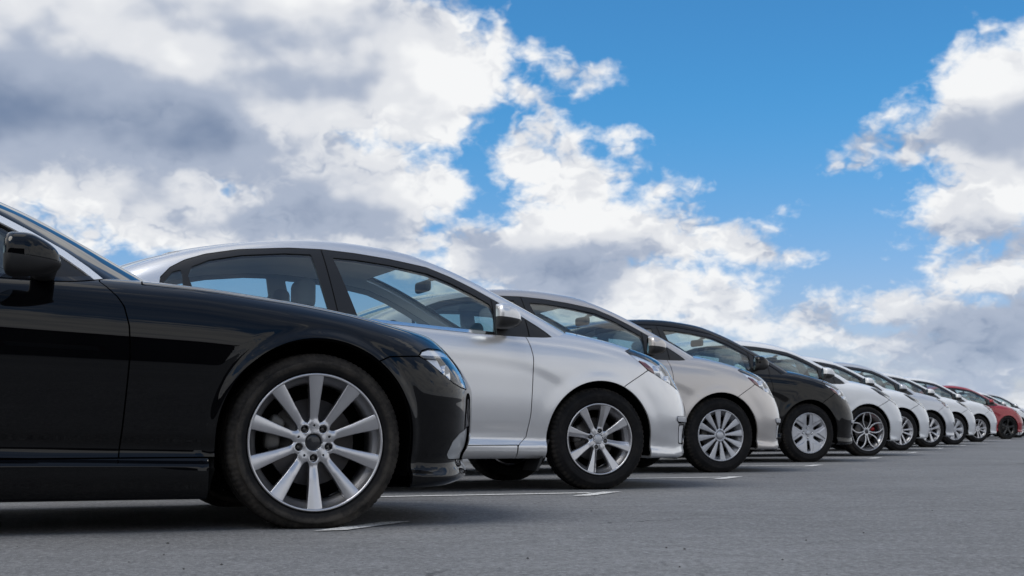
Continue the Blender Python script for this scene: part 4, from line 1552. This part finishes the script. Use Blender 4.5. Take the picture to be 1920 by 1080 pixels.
ground_material()
marking_material()
S = 3000.0
gv = [(-S, -S, 0), (S, -S, 0), (S, S, 0), (-S, S, 0)]
ground = link('ground', raw_mesh('ground', gv, [(0, 1, 2, 3)], 'asphalt', smooth=False))
tag(ground, kind='structure')

ALPHA = R(21)
DIR = np.array([math.cos(ALPHA), math.sin(ALPHA)])
NRM = np.array([-math.sin(ALPHA), math.cos(ALPHA)])
ROW = np.array([.392, .920])
ROW /= np.linalg.norm(ROW)


# ------------------------------------------------------------------ warehouse across the lane (seen mirrored in the black car)
def warehouse():
    principled('warehouse_wall', (.055, .050, .047), .85, spec=.2)
    principled('warehouse_trim', (.060, .022, .020), .7, spec=.2)
    principled('warehouse_door', (.055, .055, .058), .6, spec=.3)
    principled('warehouse_pane', (.03, .035, .04), .1)
    b = bpy.data.objects.new('warehouse', None)
    COL.objects.link(b)
    b.location = (-18, -15, 0)
    tag(b, 'long dark low warehouse behind the camera, mirrored in the black coupe', 'building')
    link('wall', box_mesh('wall', (-30, -14, 0), (27.5, 0, 5.3), 'warehouse_wall'), b)
    link('roof', box_mesh('roof', (-30.3, -14.3, 5.303), (27.8, .3, 5.6), 'warehouse_trim', .03), b)
    for k in range(8):
        x = -26 + k * 6.6
        d = link('roller_door', box_mesh('roller_door', (x, .003, 0), (x + 3.4, .10, 3.2), 'warehouse_door', .01), b)
        for q in range(8):
            link('door_slat', box_mesh('door_slat', (x + .1, .103, .2 + q * .37), (x + 3.3, .125, .5 + q * .37), 'warehouse_door', .005), d)
        w = link('window', box_mesh('window', (x + 4.2, .003, 1.4), (x + 5.8, .06, 2.7), 'warehouse_trim', .01), b)
        link('pane', box_mesh('pane', (x + 4.3, .063, 1.5), (x + 5.7, .072, 2.6), 'warehouse_pane'), w)


warehouse()


# ------------------------------------------------------------------ where the cars stand
def ray(px, py):
    d = (px - 960) * np.array([1., 0, 0]) + 2667 * np.array([0, math.cos(TILT), math.sin(TILT)]) + (540 - py) * np.array([0, -math.sin(TILT), math.cos(TILT)])
    return d


CAMP = np.array([0, 0, CAM_H])


def stand(px, py, ppm, yl):
    """base point of a car whose right front wheel face shows at that place and scale"""
    d = ray(px, py)
    P = CAMP + d / ppm
    return P[:2] - NRM * yl


SPOTS = [stand(586, 829, 498, -.885), stand(1125, 828, 311, -.84), stand(1352, 819, 229.6, -.84), stand(1518, 812, 179.4, -.84), stand(1627, 806, 150, -.84),
         stand(1690, 804, 124, -.84), stand(1744, 802, 107.5, -.84), stand(1790, 800, 95, -.84), stand(1835, 799, 82, -.84), stand(1890, 798, 68, -.84),
         stand(1910, 798, 61.5, -.84), stand(1930, 798, 56, -.84)]

# parking bay lines: a thin line between the cars with a short bar along the row at its end
def marking(pa, along, length, across, width, z=.004):
    a = np.array(pa)
    u, v = np.array(along), np.array(across)
    n = max(2, int(length / .05))
    rows = []
    for i in range(n + 1):
        for s in (0, 1):
            p = a + u * length * i / n + v * width * (s + rng.normal() * .025)
            rows.append((p[0], p[1], z))
    F = [(2 * i, 2 * i + 2, 2 * i + 3, 2 * i + 1) for i in range(n)]
    me = raw_mesh('parking_line', rows, F, 'road_paint', smooth=False)
    if me.polygons[0].normal.z < 0:
        me.flip_normals()
    return link('parking_line', me, ground)


ends = [np.array([-.72, 5.23]), np.array([.32, 7.79]), np.array([1.42, 10.22])]
step = (ends[2] - ends[0]) / 2
for k in range(-1, 12):
    e = ends[k] if 0 <= k < 3 else ends[0] + step * k
    if k > 2:
        # keep the line half way between two cars
        mid = (SPOTS[min(k, 11)] + SPOTS[min(k - 1, 11)]) / 2 if k <= 11 else e
        off = (ends[2] - (SPOTS[2] + SPOTS[1]) / 2)
        e = mid + off
    marking(e, ROW, .52, DIR, .12)
    if k >= 1:
        marking(e + ROW * .36 - DIR * .002, -DIR, 1.7 if k == 1 else 4.6, NRM, .075)


# ------------------------------------------------------------------ build models and cars
KM = make_model(KIA)
SM = make_model(SED)
BM = make_model(BMW)

WHEELS = {
    'bmw': wheel_model('ten', .337, .322, .259, .245, ['alloy_silver'], .0036, phase=math.pi * 1.5, lugs=5, lug_r=.060, cap_r=.032, cap_mat='cap_dark', disc_r=.165),
    'k8': wheel_model('eight', .311, .302, .215, .195, ['alloy_silver'], .0044, phase=R(76), lug_r=.050, cap_r=.030),
    'k12': wheel_model('twelve', .311, .302, .210, .195, ['hubcap_silver'], .0058, phase=R(6), cap_r=.030),
    'k6': wheel_model('slots', .311, .302, .212, .195, ['hubcap_silver'], .0062, phase=R(90), lug_r=.052, cap_r=.024),
    'petal': wheel_model('petal', .317, .306, .240, .215, ['alloy_bright', 'alloy_black'], .0066, phase=R(90), cap_r=.03, cap_mat='cap_dark', caliper='caliper_red', lug_r=.055),
    'twin': wheel_model('twin', .311, .302, .215, .195, ['alloy_bright'], .0085, phase=R(65), cap_r=.03),
    'broad': wheel_model('broad', .311, .302, .212, .195, ['hubcap_silver'], .009, phase=R(50), cap_r=.03),
    'h10': wheel_model('eight', .311, .302, .215, .195, ['alloy_bright'], .0085, phase=R(60), cap_r=.03),
    'black': wheel_model('five', .325, .316, .230, .215, ['alloy_black'], .0095, phase=R(85), cap_r=.03, cap_mat='cap_dark'),
}


def place_car(model, spot, paint_name, wheel, label, track, name='parked_car', turn=0.0, skip=(), rear_wheel=None):
    car = bpy.data.objects.new(name, None)
    COL.objects.link(car)
    car.location = (spot[0], spot[1], 0)
    car.rotation_euler = (0, 0, ALPHA + turn)
    car.empty_display_size = .3
    tag(car, label, 'car', 'cars parked side by side in the angled bays')
    objs = []
    for (nm, me, par, painted) in model.parts:
        if nm in skip:
            objs.append(None)
            continue
        o = link(nm, me, car if par is None or objs[par] is None else objs[par])
        if painted:
            for sl in o.material_slots:
                if sl.material and sl.material.name.startswith('paint'):
                    sl.link = 'OBJECT'
                    sl.material = MATS[paint_name]
        objs.append(o)
    c = model.c
    for x in (c['ax'], -c['L']):
        for s in (-1, 1):
            add_wheel(car, WHEELS[wheel], x, track, s)
    return car


CARS = [
    (BM, 'paint_black', 'bmw', 'glossy black coupe with large ten-spoke alloy wheels, nearest car in the row', .775),
    (KM, 'paint_silver', 'k8', 'silver sedan with eight-spoke alloy wheels beside the black coupe', .745),
    (KM, 'paint_champagne', 'k12', 'champagne beige sedan with twelve-blade hubcaps, third car in the row', .745),
    (KM, 'paint_dark', 'k6', 'dark brownish black sedan with silver six-slot wheels, fourth in the row', .745),
    (SM, 'paint_white', 'petal', 'white car with black and silver petal wheels beside the dark sedan', .740),
    (SM, 'paint_white', 'twin', 'white car with twin-spoke silver wheels, sixth car in the row', .745),
    (KM, 'paint_grey', 'h10', 'pale silver grey car standing between white cars, seventh in the row', .745),
    (SM, 'paint_white', 'broad', 'white car with broad-bladed hubcaps, eighth car in the row', .745),
    (KM, 'paint_white', 'twin', 'white car next to the red one, ninth in the row counting from the coupe', .745),
    (KM, 'paint_red', 'black', 'dark red car with black wheels far down the row', .745),
    (SM, 'paint_white', 'twin', 'distant white car partly hidden behind the red car', .745),
    (KM, 'paint_silver', 'h10', 'silver car at the far end of the row, right edge', .745),
]
for (md, pn, wh, lb, tk), sp in zip(CARS, SPOTS):
    place_car(md, sp, pn, wh, lb, tk)


# ------------------------------------------------------------------ loose grit on the asphalt
def grit():
    V, F = [], []
    base = np.array([(1, 0, 0), (0, 1, 0), (-1, 0, 0), (0, -1, 0), (0, 0, 1), (0, 0, -1)], float)
    fc = [(0, 1, 4), (1, 2, 4), (2, 3, 4), (3, 0, 4), (1, 0, 5), (2, 1, 5), (3, 2, 5), (0, 3, 5)]
    for i in range(900):
        y = 1.2 + 16 * random.random()**1.7
        x = (random.random() - .5) * (y * .9 + .5) + .12 * y
        s = .0011 + .0030 * random.random()**6
        b = base * s * (1 + .5 * rng.random((6, 3))) * np.array([1.2, 1, .7])
        a = random.random() * 6.28
        ca, sa = math.cos(a), math.sin(a)
        b = np.stack([b[:, 0] * ca - b[:, 1] * sa + x, b[:, 0] * sa + b[:, 1] * ca + y, b[:, 2] + s * .4], 1)
        o = len(V)
        V += b.tolist()
        F += [tuple(q + o for q in f) for f in fc]
    principled('grit_stone', (.045, .044, .043), .9)
    o = link('grit', raw_mesh('grit', V, F, 'grit_stone', smooth=False))
    tag(o, 'dark loose grit scattered over the grey asphalt', 'grit', kind='stuff')


grit()
